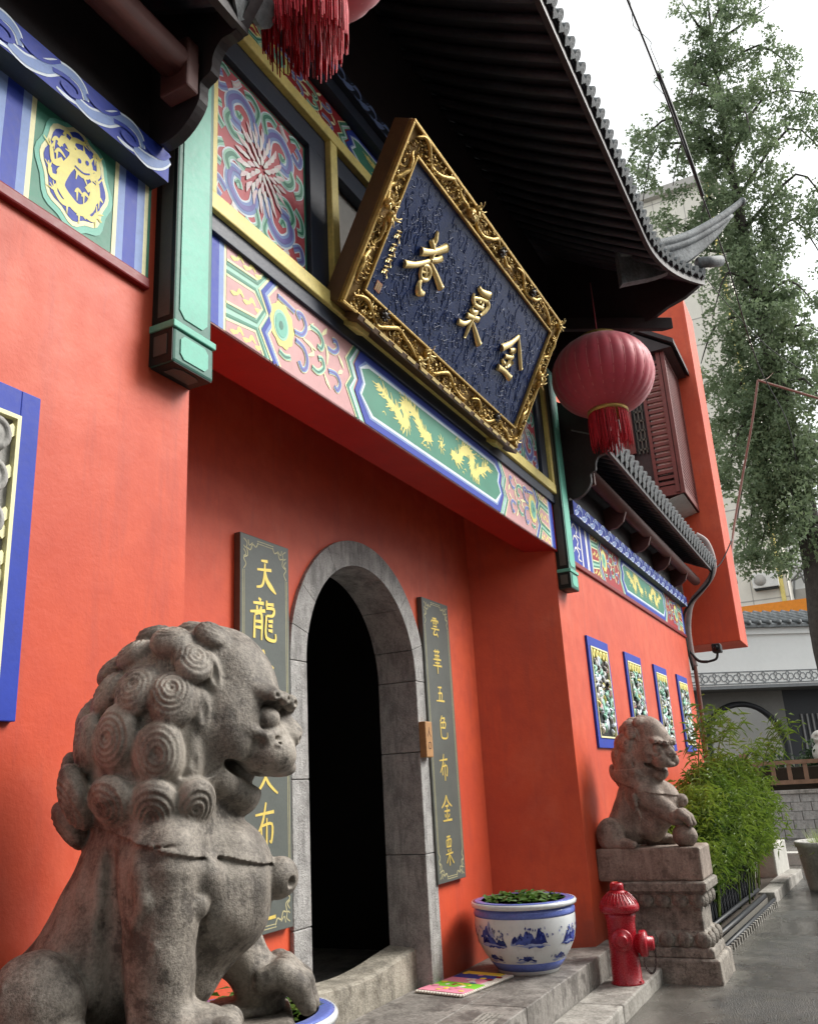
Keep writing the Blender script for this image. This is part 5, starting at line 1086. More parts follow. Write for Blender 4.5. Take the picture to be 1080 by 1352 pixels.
# ---------------------------------------------------------------- lanterns
def lantern(label, loc):
    t = thing('red_lantern', label, 'lantern', loc, 0.2, 'lanterns hung under the main eave')
    Rr, Hh, n = 0.465, 0.375, 26; mb = MB().mat('lantern_red'); vs = []; seg = n*6; rings = 18
    for i in range(rings+1):
        ph = R(-72+144*i/rings); 
        for q in range(seg):
            u = (q % 6)/6; sc = 1-0.020*(1-math.sin(math.pi*u))*math.cos(ph); a = 2*math.pi*q/seg
            vs.append((Rr*sc*math.cos(ph)**0.85*math.cos(a), Rr*sc*math.cos(ph)**0.85*math.sin(a), Hh*math.sin(ph)))
    fs = [(i*seg+q, i*seg+(q+1) % seg, (i+1)*seg+(q+1) % seg, (i+1)*seg+q) for i in range(rings) for q in range(seg)]
    mb.smooth = True; mb.add(vs, fs); mb.smooth = False; mb.build('paper_shade', t)
    rb = MB().mat('lantern_rib')
    for q in range(n):
        a = 2*math.pi*q/n; P = []
        for i in range(10): ph = R(-70+140*i/9); r = Rr*0.983*math.cos(ph)**0.85; P.append((r*math.cos(a), r*math.sin(a), Hh*0.995*math.sin(ph)))
        rb.tube(P, 0.0035, 4, 1, False)
    rb.build('wire_ribs', t)
    z1 = Hh*math.sin(R(72)); r1 = Rr*math.cos(R(72))**0.85
    for s in (1, -1): MB().mat('gold').lathe([(r1*0.6, z1-0.01), (r1+0.01, z1-0.012), (r1+0.012, z1+0.03), (r1*0.6, z1+0.032)] if s > 0 else [(r1*0.6, -z1-0.032), (r1+0.012, -z1-0.03), (r1+0.01, -z1+0.012), (r1*0.6, -z1+0.01)], 28).build('collar', t)
    ts = MB(); rg = random.Random(5)
    for k in range(330):
        a = rg.uniform(0, 6.28); r = r1*math.sqrt(rg.random())*1.02 if k > 190 else r1*1.0; L = rg.uniform(0.27, 0.345); sw = rg.uniform(-0.018, 0.018)
        p0 = Vector((r*math.cos(a), r*math.sin(a), -z1-0.02)); o = Vector((math.cos(a), math.sin(a), 0))
        ts.mat('tassel' if rg.random() < 0.75 else 'tassel_dark').tube([p0, p0+o*0.012+Vector((sw*0.4, 0, -L*0.4)), p0+o*0.006+Vector((sw, sw*0.5, -L))], [0.0045, 0.004, 0.003], 4, 2, False)
    ts.build('tassel', t)
    MB().mat('lantern_red').tube([(0, 0, z1+0.02), (0, 0, 0.98)], 0.006, 6, 1).build('hanging_cord', t)
    MB().mat('gold').lathe([(0.05, z1+0.03), (0.05, z1+0.06), (0.015, z1+0.075)], 14).build('cap', t)
    return t
lantern('ribbed red paper lantern with red tassel beside the blue name plaque', (7.35, 1.57, 5.05))
lantern('red lantern with long tassel hanging before the red flower panel', (2.45, 1.57, 5.23))

# ---------------------------------------------------------------- neighbouring upper storey, louvred bay window
wing = thing('red_annex', 'tall red annex jutting out over the street past the side wall', 'building', (14.8, 2.5, 3.4)); WORLD.add(wing.name)
def build_wing():
    MB().mat('red_wall').box((14.30, 1.50, 3.42), (15.25, 3.4, 9.45)).build('wall', wing, 0.01)
    MB().mat('red_wall').box((7.62, 3.05, 4.6), (14.30, 3.4, 7.6)).build('upper_wall', wing)
    MB().mat('grey_wall').box((13.8, 4.6, 0), (15.2, 7.0, 3.42)).build('ground_floor_wall', wing)
    b = MB().mat('shutter_wood').box((13.06, 1.81, 5.55), (14.30, 3.05, 5.70)).build('bay_window', wing)
    MB().mat('dark_wood').box((13.10, 1.85, 5.70), (14.29, 3.0, 7.95)).build('bay_core', b)
    MB().mat('dark_wood').prism([(12.9, 1.6, 7.95), (14.30, 1.6, 7.95), (14.30, 2.4, 8.5), (12.9, 2.4, 8.5)], (0, 0, 0.08)).build('bay_roof', b)
    MB().mat('dark_wood').prism([(12.95, 1.65, 7.92), (12.95, 3.0, 7.92), (12.95, 3.0, 8.45), (12.95, 2.4, 8.45)], (1.3, 0, 0)).build('bay_roof', b)
    MB().mat('plaster_grey').prism([(13.1, 1.83, 5.55), (14.29, 1.83, 5.55), (14.29, 2.6, 5.35), (13.1, 2.6, 5.35)], (0, 0, 0.01)).build('bay_soffit', b)
    # street face: slatted frame; side face: louvres, lattice strip, curtained sash
    fr = MB().mat('shutter_wood')
    for a, c in (((13.04, 1.79, 5.55), (13.12, 1.848, 7.95)), ((14.2, 1.79, 5.55), (14.29, 1.848, 7.95)), ((13.12, 1.79, 5.55), (14.2, 1.848, 5.66)), ((13.12, 1.79, 7.85), (14.2, 1.848, 7.95))): fr.box(a, c)
    fr.build('window_frame', b)
    lv = MB().mat('shutter_wood'); z = 5.70
    while z < 7.84: lv.box((13.12, 1.80, z), (14.2, 1.835, z+0.034)); z += 0.062
    o = lv.build('louvre_slats', b); o['kind'] = 'stuff'
    MB().mat('shutter_wood').box((13.035, 1.86, 5.58), (13.095, 1.92, 7.95)).build('window_frame', b); MB().mat('shutter_wood').box((13.035, 2.16, 5.58), (13.095, 2.21, 7.95)).build('window_frame', b)
    lv = MB(); z = 5.72
    while z < 7.80: lv.mat('shutter_wood').box((13.05, 1.92, z), (13.09, 2.16, z+0.05)); z += 0.092
    o = lv.build('louvre_slats', b); o['kind'] = 'stuff'
    MB().mat('white_paint').box((13.096, 1.93, 5.9), (13.099, 2.15, 7.7)).build('blind', b)
    lt = MB().mat('post_grey')
    for k in range(9): z = 6.35+k*0.16; lt.box((13.05, 2.24, z), (13.09, 2.40, z+0.03))
    for y in (2.25, 2.31, 2.37): lt.box((13.05, y, 6.3), (13.08, y+0.02, 7.8))
    lt.build('lattice_strip', b)
    sash = MB().mat('shutter_wood')
    for a, c in (((12.98, 2.42, 6.30), (13.03, 2.50, 7.9)), ((12.98, 3.0, 6.30), (13.03, 3.08, 7.9)), ((12.98, 2.50, 6.30), (13.03, 3.0, 6.38)), ((12.98, 2.50, 6.56), (13.03, 3.0, 6.64)), ((12.98, 2.50, 7.8), (13.03, 3.0, 7.9)), ((13.0, 2.50, 6.38), (13.02, 3.0, 6.56))): sash.box(a, c)
    so_ = sash.build('sash', b); MB().mat('curtain').box((13.005, 2.50, 6.64), (13.015, 3.0, 7.8)).build('curtain', b)
build_wing()

# ---------------------------------------------------------------- conduit, camera, cables
def cab(name, label, cat, pts, r, m='cable_black', seg=6, group=None): return tag(MB().mat(m).tube(pts, r, seg, 6).build(name), label, cat, group)
def pxX(L, X): return [onX(a, b, X) for a, b in L]
cab('conduit_pipe', 'grey flexible conduit looping from the tiled eave down the wall end', 'pipe', [onX(918, 706, 13.75), onX(932, 716, 13.78), onX(941, 740, 13.8), onX(939, 760, 13.8), onX(925, 780, 13.78), onX(912, 797, 13.76), onX(908, 825, 13.74), onX(911, 855, 13.73), onX(917, 880, 13.72)], 0.045, 'pipe_grey', 8)
cab('conduit_pipe', 'thin brown pipe running down the corner of the red wall', 'pipe', [onX(917, 880, 13.70), onX(920, 900, 13.70), onX(928, 960, 13.70), onX(940, 1075, 13.70)], 0.03, 'cable_brown', 8)
cab('black_cable', 'black cable sagging beside the grey conduit on the wall end', 'cable', pxX([(941, 742), (936, 768), (912, 795), (902, 815), (906, 850), (915, 885)], 13.66), 0.018)
cab('black_cable', 'thin black cable from the eave end up to the annex edge', 'cable', [onX(938, 755, 13.8), onX(952, 742, 14.0), onX(966, 712, 14.28)], 0.010)
def sec_cam():
    p = onX(926, 870, 13.70); t = thing('security_camera', 'small black security camera on bracket at the wall corner', 'camera', p); t.rotation_euler = (0, 0, 0)
    MB().mat('cable_black').tube([(0, 0.16, 0.14), (0, 0.05, -0.02), (0, -0.08, -0.05)], 0.022, 8, 4).build('bracket', t)
    MB().mat('cable_black').box((-0.06, -0.30, 0.07), (0.14, -0.17, 0.20)).build('housing', t, 0.02); MB().mat('glass_black').lathe([(0.04, 0), (0.04, 0.02)], 14, (-0.082, -0.235, 0.135), 'X').build('lens', t)
    MB().mat('cable_black').tube([(0, -0.08, -0.05), (0.03, -0.2, -0.02), (0.04, -0.235, 0.07)], 0.018, 8, 4).build('arm', t)
sec_cam()
A_, B_ = onX(820, -20, 7.5), onX(868, 100, 8.6)
cab('overhead_cable', 'thick black overhead cable slanting across the sky above the eave', 'cable', [Vector((4.2, -7.2, 6.1)), A_+(A_-B_)*3.0, A_+(A_-B_)*1.5, A_+(A_-B_)*0.5, A_, B_, onX(925, 255, 10.6), onX(960, 350, 12.2), onX(1000, 480, 14.5), onX(1040, 560, 18), onX(1052, 620, 24)], [0.012]*7+[0.010]*4)
cab('overhead_cable', 'black sleeve bound along the slanting overhead cable', 'cable', [onX(869, 98, 8.59), onX(890, 152, 9.3), onX(927, 258, 10.55)], 0.026)
rg_ = random.Random(1); Pw = [onX(826+i*6, -12+i*16.5, 7.7+i*0.14) for i in range(9)]
cab('loose_wire', 'thin wire coiling loosely around the overhead cable', 'wire', [p+Vector((rg_.uniform(-.05, .05), rg_.uniform(-.06, .06), rg_.uniform(-.08, .08))) for p in Pw], 0.004)
cab('pole_cable', 'brown cable hanging from a corner down in front of the ginkgo', 'cable', [onX(1000, 502, 17), onX(992, 560, 17), onX(978, 640, 17), onX(966, 720, 16.4), onX(972, 770, 15.26)], 0.022, 'cable_brown')
cab('pole_cable', 'brown cable stretched sideways across the ginkgo foliage', 'cable', [onX(1000, 502, 17), onX(1040, 514, 17), onX(1080, 526, 17), onX(1120, 537, 17), onX(1180, 553, 17), Vector((15.5, -7.4, 6.0))], 0.022, 'cable_brown')
cab('thin_wire', 'thin brown tie wire holding the hanging cables to the ginkgo trunk', 'wire', [onX(1000, 502, 17), onX(1012, 500, 20), onX(1022, 490, 24)], 0.006, 'cable_brown')
cab('thin_wire', 'thin grey wire crossing the ginkgo crown', 'wire', [onX(880, 300, 16), onX(950, 390, 16.5), onX(1010, 455, 17), onX(1060, 490, 17.5)], 0.008)
# ---------------------------------------------------------------- ground, kerbs, platform
def build_ground():
    struct(MB().mat('asphalt').add([(-60, -60, 0), (90, -60, 0), (90, 60, 0), (-60, 60, 0)], [(0, 1, 2, 3)]).build('road'))
    pf = struct(MB().mat('joint_grey').box((-4, 2.09, -0.02), (7.60, 3.30, STEP-0.012)).build('stone_platform'))
    def slab(x0, x1, y0, y1, z0, z1, m='slab_stone', b=0.006, par=pf): boxp('paving_slab', (x0+0.003, y0+0.003, z0), (x1-0.003, y1-0.003, z1), m, par, b)
    for x0, x1 in ((-1.0, 0.9), (0.9, 2.62), (2.62, 4.05), (4.05, 5.38), (5.38, 6.66), (6.66, 7.62)): slab(x0, x1, 2.075, 2.45, 0.005, STEP, 'kerb_stone' if x1 > 7 else 'slab_stone')
    for x0, x1 in ((2.55, 3.5), (3.5, 4.6), (4.6, 5.75), (5.75, 7.2)): slab(x0, x1, 2.45, 2.95, STEP-0.10, STEP-0.002)
    slab(4.32, 5.73, 2.95, 3.28, STEP-0.10, STEP-0.006)
    kb = struct(MB().mat('joint_grey').box((-4, 1.80, -0.02), (7.50, 2.08, 0.09)).build('lower_kerb'))
    for x0, x1 in ((-2.0, 0.2), (0.2, 2.2), (2.2, 4.3), (4.3, 6.30), (6.30, 7.52)): slab(x0, x1, 1.755, 2.073, -0.01, 0.11, 'kerb_stone', 0.012, kb)
    # kerb and bed of the bamboo planting
    struct(MB().mat('soil').add([(8.2, 1.55, 0.10), (13.6, 1.42, 0.10), (13.6, 2.2, 0.10), (8.2, 2.2, 0.10)], [(0, 1, 2, 3)]).build('planting_bed'))
    kr = struct(MB().mat('joint_grey').prism([(8.25, 1.60, -0.02), (14.5, 1.30, -0.02), (14.5, 1.36, -0.02), (8.25, 1.66, -0.02)], (0, 0, 0.09)).build('bed_kerb'))
    rg = random.Random(8)
    for i in range(7):
        xa = 8.35+i*0.88; xb = xa+0.868; f = lambda x: 1.56-0.045*(x-8.35)
        if i < 4: continue
        MB().mat('kerb_stone').prism([(xa, f(xa)-0.06, -0.01), (xb, f(xb)-0.06, -0.01), (xb, f(xb)+0.12, -0.01), (xa, f(xa)+0.12, -0.01)], (0, 0, 0.14+rg.uniform(-0.01, 0.01))).build('kerb_stone', kr, 0.015)
build_ground()

def iron_edging():
    t = thing('iron_edging', 'low black cast iron panel and rails edging the bamboo bed', 'fence', (10.0, 1.6, 0)); WORLD.add(t.name)
    f = lambda x: 1.60-0.042*(x-8.35)
    for k, (dy, z, r) in enumerate(((0.0, 0.09, 0.028), (-0.10, 0.045, 0.026), (0.06, 0.16, 0.022))): MB().mat('iron_black').tube([(8.30, f(8.3)+dy, z), (11.8, f(11.8)+dy, z)], r, 8, 1).build('rail', t)
    MB().mat('iron_black').prism([(8.3, f(8.3)+0.12, 0.05), (11.9, f(11.9)+0.12, 0.05), (11.9, f(11.9)+0.12, 0.50), (8.3, f(8.3)+0.12, 0.50)], (0, 0.02, 0)).build('back_panel', t)
    st = MB().mat('iron_black')
    for v_, x in ((0.04, 0.10), ): pass
    for i in range(46):
        x = 8.34+i*0.076; y = f(x)+0.105; s_ = 1 if i % 2 else -1
        st.tube([(x, y, 0.06), (x+0.02*s_, y-0.01, 0.2), (x-0.02*s_, y, 0.34), (x+0.01, y-0.015, 0.50)], [0.010, 0.013, 0.009, 0.004], 5, 3)
    o = st.build('scroll_bars', t); o['kind'] = 'stuff'
    br = MB().mat('kerb_stone')
    for i in range(26): x = 8.42+i*0.13; br.box((x, f(x)-0.15, 0.0), (x+0.05, f(x)-0.09, 0.05))
    o = br.build('grating_teeth', t); o['kind'] = 'stuff'
iron_edging()

# ---------------------------------------------------------------- lions
stone_lion('large weathered grey-brown stone lion with mane of spiral curls and open mouth', (2.0, 1.68, 0.735), R(-52), 0.004, 'lion_stone', front=0.25, xs=0.93)
pedestal('lion_pedestal', 'stepped stone pedestal under the large grey-brown lion with open mouth', 'pedestal', (2.0, 1.68, 0.0), R(-52), 'stepped pedestals of the guardian lions')
stone_lion('reddish stone lion resting a paw on a ball beside the hydrant', (7.80, 1.70, 0.72), R(-90), 0.0065, 'pink_stone', xs=0.93, ys=0.86, front=0.34, head_yaw=R(-30), ball_side=-1)
pedestal('lion_pedestal', 'stepped stone pedestal with lotus petals behind the red hydrant', 'pedestal', (7.80, 1.70, 0.0), R(-90), 'stepped pedestals of the guardian lions', long_y=0.49)

# ---------------------------------------------------------------- hydrant
def hydrant():
    t = thing('fire_hydrant', 'glossy red fire hydrant with chained cap standing on the kerb', 'hydrant', (6.94, 1.885, 0.108)); m = 'hydrant_red'
    MB().mat(m).lathe([(0, 0), (0.118, 0), (0.118, 0.012), (0.107, 0.02), (0.103, 0.20), (0.102, 0.40), (0.106, 0.425), (0.112, 0.44), (0.112, 0.47), (0.104, 0.475)], 36).build('barrel', t)
    MB().mat(m).lathe([(0.104, 0.468), (0.128, 0.472), (0.142, 0.485), (0.147, 0.505), (0.144, 0.525), (0.128, 0.548), (0.100, 0.580), (0.070, 0.606), (0.056, 0.620), (0.050, 0.624), (0.0, 0.625)], 36).build('bonnet', t)
    bm = MB().mat(m).lathe([(0.0085, 0), (0.0085, 0.012), (0.006, 0.014), (0, 0.014)], 6).mesh('bolt')
    for k in range(6): a = k*math.pi/3+0.2; link('bolt', bm, t, (0.1105*math.cos(a), 0.1105*math.sin(a), 0.011))
    rb = MB().mat(m)
    for k in range(28):
        a = 2*math.pi*k/28; rb.tube([(0.138*math.cos(a), 0.138*math.sin(a), 0.535), (0.100*math.cos(a), 0.100*math.sin(a), 0.583), (0.066*math.cos(a), 0.066*math.sin(a), 0.611)], 0.004, 5, 2)
    o = rb.build('bonnet_ribs', t); o['kind'] = 'stuff'
    MB().mat(m).lathe([(0.046, 0.620), (0.050, 0.630), (0.050, 0.662), (0.042, 0.672), (0.036, 0.674), (0.034, 0.662), (0, 0.660)], 20).build('top_nut', t)
    def outlet(ax, z, r, L, tilt):
        o = MB().mat(m).lathe([(r*0.78, 0.06), (r*0.80, L*0.55), (r*1.05, L*0.58), (r*1.12, L*0.64), (r*1.12, L*0.80), (r*0.98, L*0.84), (r*0.62, L*0.88), (r*0.60, L*1.05), (r*0.5, L*1.08), (0, L*1.08)], 28, (0, 0, 0), 'X').build('outlet_cap', t, 0, (0, 0, z)); o.rotation_euler = (0, 0, tilt)
        return o
    outlet('x', 0.300, 0.068, 0.150, math.pi+R(12)); outlet('y', 0.262, 0.080, 0.205, -math.pi/2+R(8))
    ch = MB().mat('chain'); P = catmull([(0.01, -0.145, 0.22), (0.0, -0.14, 0.13), (0.005, -0.17, 0.075), (0.01, -0.205, 0.09), (0.012, -0.222, 0.17), (0.012, -0.225, 0.23)], 4)
    for i, p in enumerate(P[:-1]):
        d = (P[i+1]-p).normalized(); s_ = d.orthogonal().normalized() if i % 2 else d.cross(d.orthogonal()).normalized()
        L = [p+d*(0.013*math.cos(a))+s_*(0.007*math.sin(a)) for a in [2*math.pi*k/8 for k in range(9)]]; ch.tube(L, 0.0025, 4, 1, False)
    o = ch.build('chain', t); o['kind'] = 'stuff'
hydrant()

# ---------------------------------------------------------------- porcelain pots with water plants
def leaf_fan(mb, p, d, nrm, L, W_):
    d = Vector(d).normalized(); nrm = Vector(nrm).normalized(); s_ = d.cross(nrm).normalized(); p = Vector(p)
    mb.add([p, p+d*L*0.45+s_*W_/2+nrm*L*0.06, p+d*L, p+d*L*0.45-s_*W_/2+nrm*L*0.06], [(0, 1, 2), (0, 2, 3)])
def pot(label, plabel, loc, rz, seed, tall):
    t = thing('porcelain_pot', label, 'flower pot', loc, rz, 'blue and white pots flanking the doorway'); r = 0.365
    prof = [(0, 0.0), (0.205, 0.0), (0.215, 0.012), (0.228, 0.035), (0.262, 0.08), (0.300, 0.13), (0.336, 0.20), (0.352, 0.27), (0.357, 0.34), (0.354, 0.405), (0.342, 0.428)]
    MB().mat('porcelain').lathe(prof, 56).build('body', t)
    MB().mat('cobalt_band').lathe([(0.3565, 0.372), (0.360, 0.385), (0.358, 0.405), (0.345, 0.426)], 56).build('neck_band', t); MB().mat('cobalt_band').lathe([(0.2265, 0.030), (0.240, 0.048), (0.2655, 0.082), (0.263, 0.086)], 56).build('foot_band', t)
    rim = MB(); rim.mat('porcelain').lathe([(0.343, 0.424), (0.372, 0.432), (0.376, 0.450), (0.368, 0.462)], 56); rim.mat('cobalt_band').lathe([(0.368, 0.4605), (0.340, 0.468), (0.300, 0.466)], 56); rim.mat('porcelain').lathe([(0.302, 0.466), (0.292, 0.455), (0.290, 0.38)], 56); rim.build('rim', t)
    MB().mat('soil').lathe([(0.0, 0.40), (0.300, 0.40)], 40).build('soil', t)
    # brushed landscapes: layered hills, trees, shores and boats wrapped round the belly
    def rad(z):
        for (ra, za), (rb, zb) in zip(prof[2:-1], prof[3:]):
            if za <= z <= zb: return ra+(rb-ra)*(z-za)/(zb-za)
        return 0.35
    rg = random.Random(seed*7); art = MB()
    def sp(th, z, l): r_ = rad(z)+0.0012+0.0004*l; return (r_*math.cos(th), r_*math.sin(th), z)
    def hill(th, z, w_, h, m, l):
        n = 16; P = []; k1, k2 = rg.uniform(0, 6), rg.uniform(0, 6)
        for i in range(n+1):
            u = i/n; e = math.sin(math.pi*u)**0.8; tz = z+h*e*(0.62+0.25*math.sin(7*u+k1)+0.13*math.sin(19*u+k2)); bz = z-0.006*math.sin(9*u+k1)-0.004
            P.append((th+(u-0.5)*w_, bz, max(tz, bz+0.001)))
        art.mat(m).add([sp(a, b, l) for a, b, c in P]+[sp(a, (b+c)/2, l) for a, b, c in P]+[sp(a, c, l) for a, b, c in P], [(k*(n+1)+i, k*(n+1)+i+1, (k+1)*(n+1)+i+1, (k+1)*(n+1)+i) for k in (0, 1) for i in range(n)])
    for c, big in ((0.1, 1), (1.0, 0), (1.8, 1), (2.7, 1), (3.6, 0), (4.4, 1), (5.4, 1)):
        for k in range(5 if big else 3):
            o_ = rg.uniform(-0.36, 0.36)*(1 if big else 0.35); hill(c+o_, 0.225+rg.uniform(-0.025, 0.04), rg.uniform(0.22, 0.46), rg.uniform(0.06, 0.13), ('cobalt_pale', 'cobalt_mid', 'cobalt_dark', 'cobalt_mid', 'cobalt_dark')[k], k)
        hill(c, 0.205, 0.75 if big else 0.4, 0.02, 'cobalt_pale', 5); hill(c+0.1, 0.20, 0.35, 0.012, 'cobalt_mid', 6)
        for k in range(26):
            th, z = c+rg.gauss(0, 0.22), 0.24+rg.uniform(0, 0.08); hill(th, z, rg.uniform(0.02, 0.05), rg.uniform(0.008, 0.02), rg.choice(('cobalt_dark', 'cobalt_mid')), 7)
        d = c+0.75; hill(d, 0.115, rg.uniform(0.3, 0.45), 0.035, 'cobalt_mid', 0); hill(d+0.1, 0.11, 0.3, 0.022, 'cobalt_dark', 1); hill(d, 0.10, 0.5, 0.012, 'cobalt_pale', 2)
        for k in range(8): hill(d+rg.gauss(0, .12), 0.13, 0.03, rg.uniform(.008, .022), 'cobalt_dark', 3)
    art.build('cobalt_landscape', t)
    pl = thing('pot_plant', plabel, 'plant', (loc[0], loc[1], loc[2]+0.40)); rg = random.Random(seed); mb = MB().mat('pot_leaf'); st = MB().mat('bamboo_culm')
    for i in range(330):
        a = rg.uniform(0, 6.28); q = 0.27*math.sqrt(rg.random()); x, y = q*math.cos(a), q*math.sin(a); z = rg.uniform(0.03, 0.07)+(tall*rg.random()**2)
        b = rg.uniform(0, 6.28); leaf_fan(mb, (x, y, z), (math.cos(b), math.sin(b), rg.uniform(-0.3, 0.5)), (rg.uniform(-.4, .4), rg.uniform(-.4, .4), 1), rg.uniform(0.05, 0.09), rg.uniform(0.03, 0.05))
        if i % 6 == 0: st.tube([(x, y, -0.005), (x, y, z)], 0.003, 4, 1, False)
    mb.build('leaves', pl); st.build('stems', pl)
pot('blue and white porcelain pot painted with landscapes between doorway and hydrant', 'low green leaves filling the porcelain pot near the hydrant', (6.38, 2.42, STEP-0.002), 0.9, 3, 0.02)
pot('blue and white porcelain pot behind the paw of the large stone lion', 'green leaves rising from the pot behind the large lion paw', (3.06, 2.36, STEP-0.002), 2.4, 5, 0.05)

# ---------------------------------------------------------------- mat and flat notice on the platform
def door_mat():
    t = thing('door_mat', 'small colourful patchwork mat with scalloped edge on the step', 'mat', (5.86, 2.68, STEP-0.002), R(-10)); W_, D = 0.62, 0.36
    MB().mat('mat_white').box((-W_/2, -D/2, 0.001), (W_/2, D/2, 0.018)).build('base', t, 0.006)
    rg = random.Random(4); pc = MB(); cols = [('mat_pink', 0, .22), ('mat_green', .22, .44), ('mat_pink', .44, .66), ('mat_blue', .66, .86), ('mat_yellow', .86, 1)]
    for m, a, b in cols: pc.mat(m).box((-W_/2+0.012+a*(W_-0.024), -D/2+0.05*(a > 0.4), 0.0182), (-W_/2+0.012+b*(W_-0.024)-0.002, D/2-0.012, 0.022))
    for i in range(26): pc.mat(rg.choice(('mat_yellow', 'mat_white', 'mat_pink', 'mat_blue', 'hydrant_red'))).ball((rg.uniform(-.28, .28), rg.uniform(-.15, .15), 0.0225), (rg.uniform(.012, .035), rg.uniform(.012, .03), 0.002), 9, 4)
    pc.build('patches', t)
    sc = MB().mat('mat_white')
    for i in range(16): sc.ball((-W_/2, -D/2+D*(i+0.5)/16, 0.010), (0.014, 0.012, 0.010), 7, 5)
    for i in range(26): sc.ball((-W_/2+W_*(i+0.5)/26, -D/2, 0.010), (0.012, 0.014, 0.010), 7, 5)
    o = sc.build('scalloped_edge', t); o['kind'] = 'stuff'
door_mat()
def notice():
    t = thing('floor_notice', 'pale printed sheet lying flat on the platform edge', 'notice', (5.08, 2.205, STEP), 0.05)
    MB().mat('kerb_stone').box((-0.125, -0.065, -0.001), (0.125, 0.065, 0.004)).build('sheet', t); g = MB().mat('post_grey'); rg = random.Random(9)
    for i in range(9):
        for j in range(4): x = -0.10+i*0.024; y = -0.045+j*0.026; g.box((x, y, 0.0042), (x+rg.uniform(.006, .018), y+rg.uniform(.005, .014), 0.0048))
    o = g.build('print', t); o['kind'] = 'stuff'
notice()
# ---------------------------------------------------------------- planting beside the wall
def blades(mb, pts, rg, L0, L1, w0, droop=0.4):
    for (x, y, z) in pts:
        a = rg.uniform(0, 6.28); e = rg.uniform(-0.9, 0.5); d = Vector((math.cos(a)*math.cos(e), math.sin(a)*math.cos(e), math.sin(e))); L = rg.uniform(L0, L1); w_ = w0*rg.uniform(0.7, 1.3)
        s_ = d.cross(Vector((rg.uniform(-.5, .5), rg.uniform(-.5, .5), 1))).normalized(); p = Vector((x, y, z)); q = p+d*L*0.5; r_ = p+d*L+Vector((0, 0, -droop*L))
        mb.add([p, q+s_*w_/2, r_, q-s_*w_/2], [(0, 1, 2), (0, 2, 3)])
def bamboo():
    rg = random.Random(21)
    dens = [(9.1, 1.70, 0.30, 0.70, 1300), (9.7, 1.62, 0.40, 1.00, 3000), (10.5, 1.58, 0.45, 1.22, 4400), (11.3, 1.52, 0.45, 1.30, 4400), (12.1, 1.50, 0.45, 1.22, 3800), (12.8, 1.55, 0.40, 1.10, 2600)]
    labs = ['small leafy bamboo clump right behind the lion pedestal', 'dense bright bamboo bush beside the lion with the ball', 'broad light green bamboo bush spilling over the black iron edging', 'tall bamboo bush in the middle of the planting bed', 'rounded bamboo bush overhanging the stone kerb', 'bamboo bush at the bed end beside the pale concrete block']
    for (x, y, r, h, n), lab in zip(dens, labs):
        t = thing('bamboo_bush', lab, 'bush', (x, y+0.1, 0.10), 0, 'bamboo bushes along the wall'); WORLD.add(t.name)
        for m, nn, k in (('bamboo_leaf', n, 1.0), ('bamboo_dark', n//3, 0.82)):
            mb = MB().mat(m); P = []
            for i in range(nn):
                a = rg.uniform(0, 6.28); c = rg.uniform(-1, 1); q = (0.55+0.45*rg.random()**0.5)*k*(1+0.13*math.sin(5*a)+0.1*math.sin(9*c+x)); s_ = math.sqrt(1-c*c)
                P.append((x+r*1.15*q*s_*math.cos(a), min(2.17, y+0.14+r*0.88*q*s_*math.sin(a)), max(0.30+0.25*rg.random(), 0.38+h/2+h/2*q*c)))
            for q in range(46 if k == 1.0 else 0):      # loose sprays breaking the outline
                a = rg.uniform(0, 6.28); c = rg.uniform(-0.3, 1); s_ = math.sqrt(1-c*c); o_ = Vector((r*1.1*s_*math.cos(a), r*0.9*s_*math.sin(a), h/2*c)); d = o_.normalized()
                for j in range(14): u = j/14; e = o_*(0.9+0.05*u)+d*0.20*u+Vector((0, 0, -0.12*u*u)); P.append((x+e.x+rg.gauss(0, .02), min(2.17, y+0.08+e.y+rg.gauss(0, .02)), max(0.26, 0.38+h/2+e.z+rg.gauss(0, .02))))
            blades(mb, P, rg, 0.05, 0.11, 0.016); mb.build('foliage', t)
        cm = MB().mat('bamboo_culm')
        for i in range(9):
            bx, by = x+rg.uniform(-r, r)*0.7, y+0.12+rg.uniform(-0.12, 0.2); cm.tube([(bx, by, 0.08), (bx+rg.uniform(-.1, .1), by-0.05, 0.6), (bx+rg.uniform(-.2, .2), by-rg.uniform(0, .15), h)], [0.010, 0.008, 0.004], 5, 3)
        cm.build('culms', t)
    # tall feathery stems above the bushes
    for k, (px, py, X, lab) in enumerate(((938, 940, 9.9, 'tall bamboo sprig with pale leaves rising against the far grey wall'), (965, 950, 10.8, 'slender bamboo sprig arching before the moon gate'), (1000, 985, 12.0, 'low arching bamboo sprig beside the dark rock'), (1040, 955, 12.9, 'single bamboo sprig leaning out towards the black gate'))):
        tip = onX(px, py, X); base = Vector((X-0.1, 1.72, 0.1)); t = thing('bamboo_sprig', lab, 'bamboo', base, 0, 'tall bamboo sprigs'); WORLD.add(t.name)
        mid = base.lerp(tip, 0.65)+Vector((0, 0.1, 0.25)); P = catmull([base, mid, tip], 8); MB().mat('bamboo_culm').tube([base, mid, tip], [0.010, 0.007, 0.003], 5, 6).build('culm', t)
        mb = MB().mat('bamboo_leaf'); rg2 = random.Random(k)
        for p in P[5:]:
            for j in range(16): blades(mb, [(p.x+rg2.gauss(0, .09), p.y+rg2.gauss(0, .09), p.z+rg2.gauss(0, .08))], rg2, 0.10, 0.19, 0.016, 0.25)
        mb.build('leaves', t)
    t = thing('dry_grass', 'dry yellow stalks between the red wall and the lion', 'grass', (8.75, 2.05, 0.10)); WORLD.add(t.name); mb = MB().mat('dry_leaf'); rg2 = random.Random(3)
